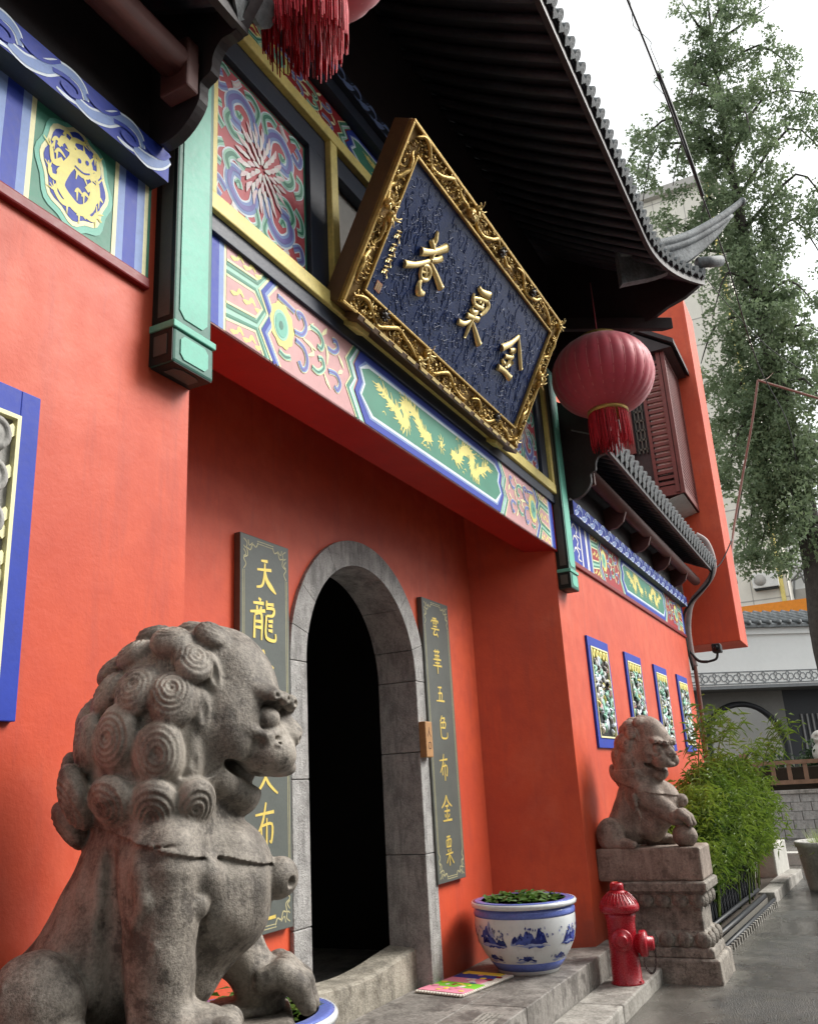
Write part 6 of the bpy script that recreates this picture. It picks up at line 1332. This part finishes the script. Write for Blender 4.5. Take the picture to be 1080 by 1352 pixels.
    for i in range(80):
        a = onX(830+rg2.gauss(0, 9), 1015+rg2.uniform(0, 60), 8.75); mb.tube([(8.75+rg2.uniform(-.1, .1), 2.08, 0.1), (a.x, a.y, a.z-0.2), (a.x, a.y+rg2.uniform(-.06, .06), a.z)], [0.003, 0.003, 0.002], 4, 2, False)
    mb.build('stalks', t)
bamboo()

# ---------------------------------------------------------------- far end of the lane
def round_planter():
    t = thing('round_planter', 'round pale concrete planter with grass standing on the road', 'planter', (13.15, 0.72, 0)); MB().mat('concrete_pot').lathe([(0, -0.01), (0.335, -0.01), (0.345, 0.04), (0.405, 0.52), (0.425, 0.53), (0.43, 0.58), (0.415, 0.595), (0.37, 0.59), (0.36, 0.50), (0, 0.50)], 44).build('tub', t)
    g = thing('planter_grass', 'tuft of long green grass growing in the round planter', 'grass', (13.15, 0.72, 0.50)); mb = MB().mat('grass_pale'); rg = random.Random(6)
    for i in range(260): a = rg.uniform(0, 6.28); q = rg.uniform(0, 0.3); blades(mb, [(q*math.cos(a), q*math.sin(a), 0.0)], rg, 0.15, 0.30, 0.014, 0.1)
    for i in range(120): a = rg.uniform(0, 6.28); d = Vector((math.cos(a)*0.5, math.sin(a)*0.5, 1)).normalized(); p = Vector((0.2*math.cos(a), 0.2*math.sin(a), -0.01)); s_ = Vector((-math.sin(a), math.cos(a), 0)); L = rg.uniform(.18, .34); mb.add([p-s_*0.006, p+s_*0.006, p+d*L], [(0, 1, 2)])
    mb.build('leaves', g)
round_planter()
tag(MB().mat('white_stone').prism([(13.62, 1.46, 0.08), (14.50, 1.38, 0.08), (14.50, 1.62, 0.08), (13.62, 1.70, 0.08)], (0, 0, 0.44)).build('concrete_block', None, 0.02), 'pale concrete block at the end of the bamboo bed', 'block')
tag(MB().mat('white_stone').prism([(16.2, 0.9, -0.01), (16.5, 0.9, -0.01), (16.5, 1.9, -0.01), (16.2, 1.9, -0.01)], (0, 0, 0.20)).build('low_parapet', None, 0.02), 'low white parapet between the concrete block and the planter', 'parapet')

def terrace():
    X = 22.0; top = 0.95
    w_ = thing('retaining_wall', 'grey block retaining wall with recessed joints below the wooden fence', 'wall', (X, 1.0, 0)); WORLD.add(w_.name)
    MB().mat('joint_grey').box((X+0.02, -6, -0.05), (X+0.3, 6, top-0.02)).build('core', w_)
    me = MB().mat('block_stone').box((-0.02, -0.205, -0.09), (0.02, 0.205, 0.09)).mesh('block'); rg = random.Random(2)
    for r_ in range(5):
        for k in range(16): y = -2.4+k*0.425+(0.21 if r_ % 2 else 0); link('block', me, w_, (X+rg.uniform(-0.004, 0.006), y, 0.095+r_*0.188), (0, rg.uniform(-.01, .01), 0))
    MB().mat('kerb_stone').box((X-0.06, -6, top-0.02), (X+0.4, 6, top+0.06)).build('coping', w_, 0.01)
    struct(MB().mat('soil').box((X+0.4, -12, -0.1), (60, 14, top)).build('terrace'))
    f = thing('wooden_fence', 'low brown wooden fence with square posts on the block wall', 'fence', (X+0.15, 1, top+0.06)); WORLD.add(f.name); z0 = top+0.05
    for y0 in (-1.2, 0.9, 2.6): MB().mat('fence_wood').box((X+0.07, y0, z0), (X+0.25, y0+0.18, z0+0.85)).build('post', f, 0.02)
    for z in (z0+0.13, z0+0.56): MB().mat('fence_wood').box((X+0.12, -6, z), (X+0.20, 5, z+0.09)).build('rail', f)
    sl = MB().mat('fence_wood').box((0, 0, 0), (0.05, 0.09, 0.34)).mesh('slat'); y = -1.0
    while y < 4.2:
        link('slat', sl, f, (X+0.135, y, z0+0.22)); y += 0.34
    tag(MB().mat('soil').box((X+0.30, -4, z0), (X+0.5, 5, z0+0.5)).build('raised_bed', None, 0.03), 'dark raised soil bed behind the wooden fence', 'soil bed')
    s_ = thing('stone_figure', 'small pale carved stone figure standing behind the fence post', 'statue', (X+0.75, 1.02, top)); S = SDF((-0.35, -0.35, -0.02), (0.35, 0.35, 1.5), 0.02)
    S.ell((0, 0, 0.30), (0.22, 0.22, 0.34), 0.05); S.ell((0, 0, 0.80), (0.24, 0.24, 0.26), 0.06); S.ell((0, 0, 1.16), (0.17, 0.20, 0.17), 0.03); S.ell((-0.15, 0.08, 1.18), (0.06, 0.05, 0.05), 0.01, sub=True); S.ell((-0.15, -0.08, 1.18), (0.06, 0.05, 0.05), 0.01, sub=True); S.ell((-0.18, 0, 1.08), (0.05, 0.05, 0.05), 0.02)
    sdf_object('body', S, 'white_stone', s_)
    for k, (px, py, m, n, r_, lab, nm) in enumerate(((1043, 1000, 'grass_pale', 160, 0.35, 'tuft of pale spiky grass behind the wooden fence', 'spiky_grass'), (1076, 992, 'ivy_leaf', 700, 0.40, 'clipped dark green shrub beside the small stone figure', 'round_shrub'), (1018, 985, 'ivy_leaf', 500, 0.45, 'loose brownish shrub in front of the moon gate', 'loose_shrub'))):
        p = onX(px, py, X+0.9); t = thing(nm, lab, 'grass' if k == 0 else 'shrub', (p.x, p.y, top)); mb = MB().mat(m); rg2 = random.Random(k)
        if k == 0:
            for i in range(n): a = rg2.uniform(0, 6.28); d = Vector((math.cos(a)*0.7, math.sin(a)*0.7, 1)).normalized(); q = Vector((0.05*math.cos(a), 0.05*math.sin(a), 0)); L = rg2.uniform(.4, 1.0); sd = Vector((-math.sin(a), math.cos(a), 0))*0.02; mb.add([q-sd, q+sd, q+d*L], [(0, 1, 2)])
        else: blades(mb, [(rg2.gauss(0, r_*0.45), rg2.gauss(0, r_*0.45), max(0.05, 0.55+rg2.gauss(0, 0.22))) for i in range(n)], rg2, 0.08, 0.16, 0.07)
        mb.build('leaves', t)
        if k: MB().mat('bark').tube([(0, 0, -0.05), (0.03, 0, 0.3), (0, 0.04, 0.6)], 0.02, 5, 2).build('stem', t)
    r = thing('garden_rock', 'dark rounded rock lying behind the fence', 'rock', onX(1006, 1003, X+0.8)); S = SDF((-0.4, -0.4, -0.3), (0.4, 0.4, 0.4), 0.03); S.ell((0, 0, 0), (0.22, 0.3, 0.16), 0.05); S.ell((0.05, 0.12, 0.08), (0.15, 0.14, 0.12), 0.05); sdf_object('stone', S, 'iron_black', r); r.location.z = top+0.12
terrace()

def white_house():
    A = onX(915, 895, 29.0); B = onX(1085, 896, 31.7); d = Vector((B.x-A.x, B.y-A.y, 0)); L = d.length; d.normalize(); back = Vector((-d.y, d.x, 0))
    if back.x < 0: back = -back
    zl = (A.z+B.z)/2
    t = thing('white_courtyard_house', 'white courtyard house with grey tiled eave, lattice band and moon gate', 'building', (A.x, A.y, 0.9)); t.rotation_euler = (0, 0, math.atan2(d.y, d.x))
    # local: x along the facade (to the right), y outward sign below, z up
    sg = 1 if back.dot(Vector((-d.y, d.x, 0))) > 0 else -1
    O = t.location; 
    def loc(px, py, off=0.0):
        q = ray(px, py); n = back; P0 = A+back*off; tt = ((P0-EYE).dot(n))/q.dot(n); P = EYE+q*tt-O; return P.dot(d), P.z
    x0, x1 = -14.0, L+14
    _, zt = loc(1000, 838); _, zb = loc(1000, 904); _, zc = loc(1000, 830); _, zr = loc(1000, 808); _, zr2 = loc(1000, 811, 1.6)
    b = lambda a: a*sg
    def bx(name, xa, ya, za, xb, yb, zb_, m, par=t): return MB().mat(m).box((xa, min(b(ya), b(yb)), za), (xb, max(b(ya), b(yb)), zb_)).build(name, par)
    bx('upper_wall', x0, 0.0, zb, x1, 0.3, zt, 'white_wall'); bx('soffit', x0, 0.0, zb-0.10, x1, 1.4, zb-0.002, 'lattice_grey')
    bx('cornice', x0, -0.12, zt, x1, 0.3, zc, 'white_wall')
    # tiled slope with rolls
    MB().mat('tile_grey').prism([(x0, b(-0.30), zc), (x0, b(-0.30), zc+0.10), (x0, b(1.6), zr2), (x0, b(1.6), zc)], (x1-x0, 0, 0)).build('roof', t)
    me = MB().mat('tile_grey').tube([(0, b(-0.36), zc+0.14), (0, b(1.6), zr2+0.06)], 0.085, 6, 1).mesh('tile_roll'); x = -3.0
    while x < L+3: link('tile_roll', me, t, (x, 0, 0)); x += 0.36
    # lattice band on the white wall
    _, z1 = loc(1000, 886.5); _, z0 = loc(1000, 902); bw = MB().mat('lattice_grey'); h = z1-z0; yy = -0.025
    def ln(P, w_=0.035): bw.ribbon([(p, b(yy), q) for p, q in P], w_, (0, -sg, 0), 0, 2, False, False)
    ln([(-2, z1), (L+2, z1)]); ln([(-2, z0), (L+2, z0)]); x = -1.0; p = h*1.15
    while x < L+1.2:
        ln([(x, z0), (x+p*.14, z0+h*.25), (x+p*.36, z0+h*.25), (x+p*.5, z0+h*.5), (x+p*.36, z0+h*.75), (x+p*.14, z0+h*.75), (x, z1)]); ln([(x+p*.5, z0+h*.5), (x+p*.64, z0+h*.25), (x+p*.86, z0+h*.25), (x+p, z0)]); ln([(x+p*.5, z0+h*.5), (x+p*.64, z0+h*.75), (x+p*.86, z0+h*.75), (x+p, z1)]); ln([(x+p*.86, z0+h*.25), (x+p, z0+h*.5), (x+p*.86, z0+h*.75)]); ln([(x+p*.14, z0+h*.25), (x, z0+h*.5), (x+p*.14, z0+h*.75)])
        x += p
    o = bw.build('lattice_lines', t); o['kind'] = 'stuff'
    # recessed grey ground floor with a moon gate and a dark gate
    off = 1.2; mc = loc(985, 990, off); r_ = loc(985, 990, off)[0]-loc(930, 990, off)[0]; tp = loc(985, 922, off)[1]; rad = min(abs(r_), tp-mc[1]); xg = loc(1038, 950, off)[0]
    ng = 28; cz = mc[1]; arc = [(mc[0]-rad*math.cos(a), cz+rad*math.sin(a)) for a in [math.pi*(-0.12)+math.pi*1.24*i/ng for i in range(ng+1)]]
    out = [(x0, 0), (arc[0][0], 0)]+arc+[(arc[-1][0], 0), (xg, 0), (xg, zb), (x0, zb)]
    MB().mat('grey_wall').prism([(x, b(off), z) for x, z in out], (0, b(0.25), 0)).build('grey_wall', t)
    MB().mat('gate_black').tube([(x, b(off-0.02), z) for x, z in arc], 0.10, 6, 1).build('moon_gate_ring', t); bx('inner_court_wall', mc[0]-2.5, off+2.5, 0, xg+2, off+2.7, zb, 'white_wall'); bx('inner_panel', mc[0]-rad, off+1.2, 0, mc[0]-rad*0.35, off+1.4, cz+rad*0.6, 'gate_black')
    g = bx('gate', xg, off+0.05, 0, xg+6, off+0.3, zb, 'gate_black'); x = xg+0.55
    while x < xg+3: bx('gate_bar', x, off+0.0, 0.5, x+0.06, off+0.048, zb-0.9, 'gate_bar', g); x += 0.20
white_house()

def far_blocks():
    # beige tiled block with outdoor unit, orange hoarding and grey framed block
    b = thing('beige_apartment_block', 'tall beige tiled apartment block rising behind the ginkgo', 'building', (46, 2, 0)); WORLD.add(b.name)
    yl, yr = onX(845, 500, 46).y, onX(1036, 750, 46).y; top = onX(870, 262, 46).z
    MB().mat('beige_tile').box((46, yr, 0), (60, yl+14, top)).build('wall', b); MB().mat('plaster_grey').box((45.6, yr-0.3, top), (60, yl+14, top+0.5)).build('parapet', b)
    z = 3.0; jl = MB().mat('plaster_grey')
    while z < top: jl.box((45.985, yr, z), (45.999, yl+14, z+0.05)); z += 1.6
    for y in [yr+1.7*k for k in range(12)]: jl.box((45.985, y, 3), (45.999, y+0.04, top))
    o = jl.build('tile_joints', b); o['kind'] = 'stuff'
    MB().mat('yellow').box((45.9, yr+0.2, 0), (45.984, yr+0.4, top)).build('drain_pipe', b)
    for k, z in enumerate((24.0, 30.5, 37)):
        for j in range(3):
            y = yr+3.2+j*5.0
            w_ = MB().mat('far_glass').box((45.95, y, z-20+k), (45.984, y+1.8, z-18.2+k)).build('window', b); MB().mat('ac_white').box((45.90, y-0.08, z-18.2+k), (45.949, y+1.88, z-18.1+k)).build('frame', w_)
    p = onX(1006, 768, 45.8); a = thing('air_conditioner_unit', 'white air conditioner unit on the beige block wall', 'air conditioner', (45.75, p.y, p.z-0.35))
    MB().mat('ac_white').box((-0.25, -0.75, 0), (0.22, 0.45, 0.75)).build('case', a, 0.03); MB().mat('plaster_grey').lathe([(0.28, -0.02), (0.28, 0.0)], 20, (-0.262, 0.08, 0.38), 'X').build('fan_grille', a); MB().mat('iron_black').box((-0.2, -0.7, -0.06), (0.25, 0.4, 0.0)).build('bracket', a)
    g = thing('grey_framed_block', 'pale grey building with a dark steel frame right of the beige block', 'building', (50, -2, 0)); WORLD.add(g.name); yr2 = onX(1090, 750, 50).y
    MB().mat('white_wall').box((50, yr2-8, 0), (58, onX(1034, 750, 50).y, onX(1060, 690, 50).z)).build('wall', g)
    fr = MB().mat('gate_bar'); zz = onX(1050, 790, 50).z
    MB().mat('plaster_grey').box((49.6, yr2-8, zz-0.6), (49.99, onX(1038, 750, 50).y, zz+0.4)).build('ledge', g)
    for (a0, a1) in (((1040, 752), (1080, 744)), ((1048, 790), (1048, 766)), ((1048, 766), (1066, 756)), ((1066, 756), (1071, 792)), ((1038, 735), (1075, 700)), ((1040, 720), (1062, 770)), ((1042, 770), (1078, 730))):
        fr.tube([onX(*a0, 49.5), onX(*a1, 49.5)], 0.05, 5, 1)
    fr.build('steel_frame', g)
    yA, yB = onX(975, 800, 36).y, onX(1095, 800, 36).y; h = thing('orange_hoarding', 'long orange sheet hoarding behind the tiled eave', 'hoarding', (36, (yA+yB)/2, 0.9)); WORLD.add(h.name)
    z0, z1 = onX(1020, 812, 36).z, onX(1020, 795.5, 36).z
    MB().mat('orange_sheet').box((36, yB-3, z0-0.4), (36.05, yA+4, z1)).build('sheet', h)
    for k in range(6): y = yB-2+k*(yA-yB+4)/5; MB().mat('gate_bar').box((36.06, y, 0.0), (36.2, y+0.12, z1)).build('post', h)
far_blocks()

# ---------------------------------------------------------------- ginkgo trees
def ginkgo_meshes():
    rg = random.Random(31); X0 = 24.0
    def w3(px, py, X): return onX(px, py, X)
    base = Vector((X0, 0.28, 0.9)); trunk_px = [(1094, 860), (1079, 760), (1058, 650), (1030, 520), (1003, 410), (980, 300), (960, 190), (943, 80), (934, 0)]
    tp = [base]+[w3(a, b, X0) for a, b in trunk_px]
    tr = MB().mat('bark'); tr.tube(tp, [0.42, 0.37, 0.33, 0.28, 0.22, 0.18, 0.14, 0.10, 0.06, 0.02], 12, 4)
    limbs = [((943, 70), [(922, 35), (900, 3)], .5), ((940, 60), [(975, 35), (1015, 8)], .5), ((937, 40), [(950, 10), (955, -12)], .4), ((950, 95), [(1000, 60), (1050, 92)], .6), ((948, 90), [(925, 75), (912, 95)], .5), ((955, 120), [(920, 110), (912, 130)], .55), ((958, 150), [(905, 130), (870, 150)], .6),
             ((965, 190), [(890, 155), (848, 185), (822, 226)], .45), ((960, 200), [(905, 180), (888, 245)], .5), ((965, 205), [(870, 190), (848, 270)], .5), ((955, 130), [(980, 140), (990, 175)], .7), ((965, 210), [(1010, 125), (1078, 125)], .65), ((975, 260), [(1040, 170), (1085, 200)], .75), ((985, 300), [(1050, 230), (1085, 260)], .75),
             ((990, 340), [(1045, 290), (1085, 340)], .6), ((980, 300), [(935, 260), (925, 300)], .75), ((985, 330), [(930, 330), (905, 300), (880, 295)], .55), ((995, 380), [(960, 360), (940, 420)], .8), ((1000, 410), [(945, 430), (925, 480)], .65), ((1005, 440), [(965, 470), (940, 520)], .75), ((1012, 470), [(960, 530), (945, 590)], .7),
             ((1020, 520), [(975, 570), (960, 640)], .7), ((1025, 540), [(990, 600), (972, 690)], .7), ((1030, 560), [(1000, 640), (985, 720)], .65), ((1040, 600), [(1015, 680), (1000, 740)], .6), ((1045, 640), [(1030, 700), (1025, 735)], .45), ((1015, 480), [(1050, 430), (1085, 440)], .7), ((1020, 520), [(1060, 500), (1088, 540)], .75), ((1035, 580), [(1065, 570), (1088, 610)], .75),
             ((1045, 640), [(1070, 630), (1090, 660)], .65), ((1000, 400), [(1040, 370), (1075, 400)], .7), ((1055, 690), [(1080, 690), (1095, 720)], .6), ((990, 350), [(1010, 400), (1020, 450)], .8), ((975, 250), [(985, 330), (990, 400)], .85), ((1010, 460), [(1010, 540), (1015, 600)], .85), ((1030, 570), [(1040, 630), (1050, 680)], .7)]
    lf = MB().mat('ginkgo_leaf'); cl = []
    for st, pts, r in limbs:
        X = X0; dX = rg.uniform(-2.2, 2.2); n = len(pts); P = [w3(*st, X0)]+[w3(a, b, X0+dX*(i+1)/n) for i, (a, b) in enumerate(pts)]
        tr.tube(P, [0.06, 0.035, 0.012], 6, 3); C_ = catmull(P, 9); L = sum((C_[i+1]-C_[i]).length for i in range(len(C_)-1)); k = int(L*rg.uniform(3.6, 4.6)*(1.0+0.5*(st[1] > 380)))
        for i in range(k):
            u = (i+rg.random())/k; p = C_[min(int(u*(len(C_)-1)), len(C_)-1)]; cl.append((p+Vector((rg.gauss(0, r*.55), rg.gauss(0, r*.55), rg.gauss(-0.05, r*.5))), r*rg.uniform(.35, .75)*(1.1-0.35*u)))
    for i in range(3, len(tp)-1):
        for k in range(9): p = tp[i].lerp(tp[i+1], k/7); cl.append((p+Vector((rg.gauss(-.2, .55), rg.gauss(0, .6), rg.gauss(0, .4))), rg.uniform(.35, .65)))
    for c, r in cl:      # every cluster is a handful of hanging sprays
        for q in range(int(2.5+7*r)):
            p0 = c+Vector((rg.gauss(0, r*.6), rg.gauss(0, r*.6), rg.gauss(0, r*.4))); L0 = r*rg.uniform(.6, 1.7); sw = Vector((rg.uniform(-.25, .25), rg.uniform(-.25, .25), 0))
            for j in range(int(16+34*r)):
                u = rg.random(); p = p0+sw*u+Vector((rg.gauss(0, .085), rg.gauss(0, .085), -L0*u+rg.gauss(0, .05))); a = rg.uniform(0, 6.28); e = rg.uniform(-1.2, 0.3); d = Vector((math.cos(a)*math.cos(e), math.sin(a)*math.cos(e), math.sin(e))); s_ = d.cross(Vector((rg.uniform(-1, 1), rg.uniform(-1, 1), rg.uniform(-.2, 1)))).normalized(); L = rg.uniform(.07, .125)
                lf.add([p, p+d*L*0.9+s_*L*0.62, p+d*L*0.78, p+d*L*0.9-s_*L*0.62], [(0, 1, 2), (0, 2, 3)])
    return tr, lf, base
def ginkgos():
    tr, lf, base = ginkgo_meshes(); off = -base
    for mb in (tr, lf): mb.v = [(x+off.x, y+off.y, z+off.z) for x, y, z in mb.v]
    t = thing('ginkgo_tree', 'tall ginkgo tree with dark trunk and drooping green branches', 'tree', base); MB_tr = tr.build('trunk', t); cr = lf.build('crown', t)
    return MB_tr.data, cr.data
TRUNK_ME, CROWN_ME = ginkgos()

# ---------------------------------------------------------------- unseen light blockers added: houses across the street, plane trees behind the camera
def added_street_house(label, x0, x1, h, m, seed):  # out of view, added to cut the low sky light on the facade
    t = thing('added_street_house', label, 'house', ((x0+x1)/2, -7.6, 0), 0, 'added unseen houses across the lane'); WORLD.add(t.name); rg = random.Random(seed)
    MB().mat(m).box((x0, -14, -0.02), (x1, -7.6, h)).build('wall', t)
    MB().mat('tile_grey').prism([(x0-0.3, -6.9, h), (x0-0.3, -10.8, h+1.9), (x0-0.3, -14.6, h), (x0-0.3, -14.6, h-0.12), (x0-0.3, -6.9, h-0.12)], (x1-x0+0.6, 0, 0)).build('roof', t)
    n = int((x1-x0)/2.6)
    for k in range(n):
        x = x0+0.9+k*2.6
        for z in (0.9, 3.8):
            if z+1.6 > h-0.3: continue
            w_ = MB().mat('far_glass').box((x, -7.598, z), (x+1.3, -7.56, z+1.5)).build('window', t)
            f = MB().mat('shutter_wood')
            for a, b in (((x-0.08, -7.6, z-0.08), (x, -7.52, z+1.58)), ((x+1.3, -7.6, z-0.08), (x+1.38, -7.52, z+1.58)), ((x, -7.6, z-0.08), (x+1.3, -7.52, z)), ((x, -7.6, z+1.5), (x+1.3, -7.52, z+1.58)), ((x+0.62, -7.6, z), (x+0.68, -7.53, z+1.5))): f.box(a, b)
            f.build('frame', w_)
added_street_house('added unseen grey house blocking low sky opposite the red side wall', 3.0, 13.5, 6.0, 'plaster_grey', 1)
added_street_house('added unseen dark grey house blocking low sky opposite the arched doorway', -6.5, 2.6, 6.4, 'grey_wall', 2)
added_street_house('added unseen grey house blocking low sky up the lane', -17.0, -7.0, 6.6, 'grey_wall', 3)
def added_plane_tree(label, loc, r, h, n, seed):  # unseen tree added to darken the light from behind the camera
    t = thing('added_plane_tree', label, 'tree', loc, 0, 'added unseen plane trees behind the camera'); rg = random.Random(seed); tr = MB().mat('bark'); lf = MB().mat('pot_leaf')
    tr.tube([(0, 0, -0.1), (0.1, 0, 1.5), (0, 0.1, h*0.45)], [0.28, 0.22, 0.18], 10, 4)
    for k in range(9):
        a = k*0.7; e = Vector((r*0.75*math.cos(a), r*0.75*math.sin(a), h*(0.62+0.12*(k % 3)))); m = Vector((e.x*0.4, e.y*0.4, h*0.55)); tr.tube([(0, 0.1, h*0.42), m, e], [0.13, 0.09, 0.03], 7, 4)
    for i in range(n):
        a = rg.uniform(0, 6.28); c = rg.uniform(-0.75, 1); q = (0.45+0.55*rg.random()**0.6)*(1+0.15*math.sin(4*a+3*c)); s_ = math.sqrt(1-c*c); p = Vector((r*q*s_*math.cos(a), r*q*s_*math.sin(a), h*0.68+r*0.62*q*c)); b = rg.uniform(0, 6.28)
        leaf_fan(lf, p, (math.cos(b), math.sin(b), rg.uniform(-.8, .3)), (rg.uniform(-.6, .6), rg.uniform(-.6, .6), 1), rg.uniform(.18, .30), rg.uniform(.16, .26))
    tr.build('trunk', t); lf.build('crown', t)
added_plane_tree('added unseen broad plane tree blocking skylight from behind the camera', (-3.6, -4.2, 0), 4.2, 8.5, 9000, 4)
added_plane_tree('second added unseen plane tree blocking skylight farther behind the camera', (-10.5, -2.5, 0), 4.6, 9.0, 7000, 6)
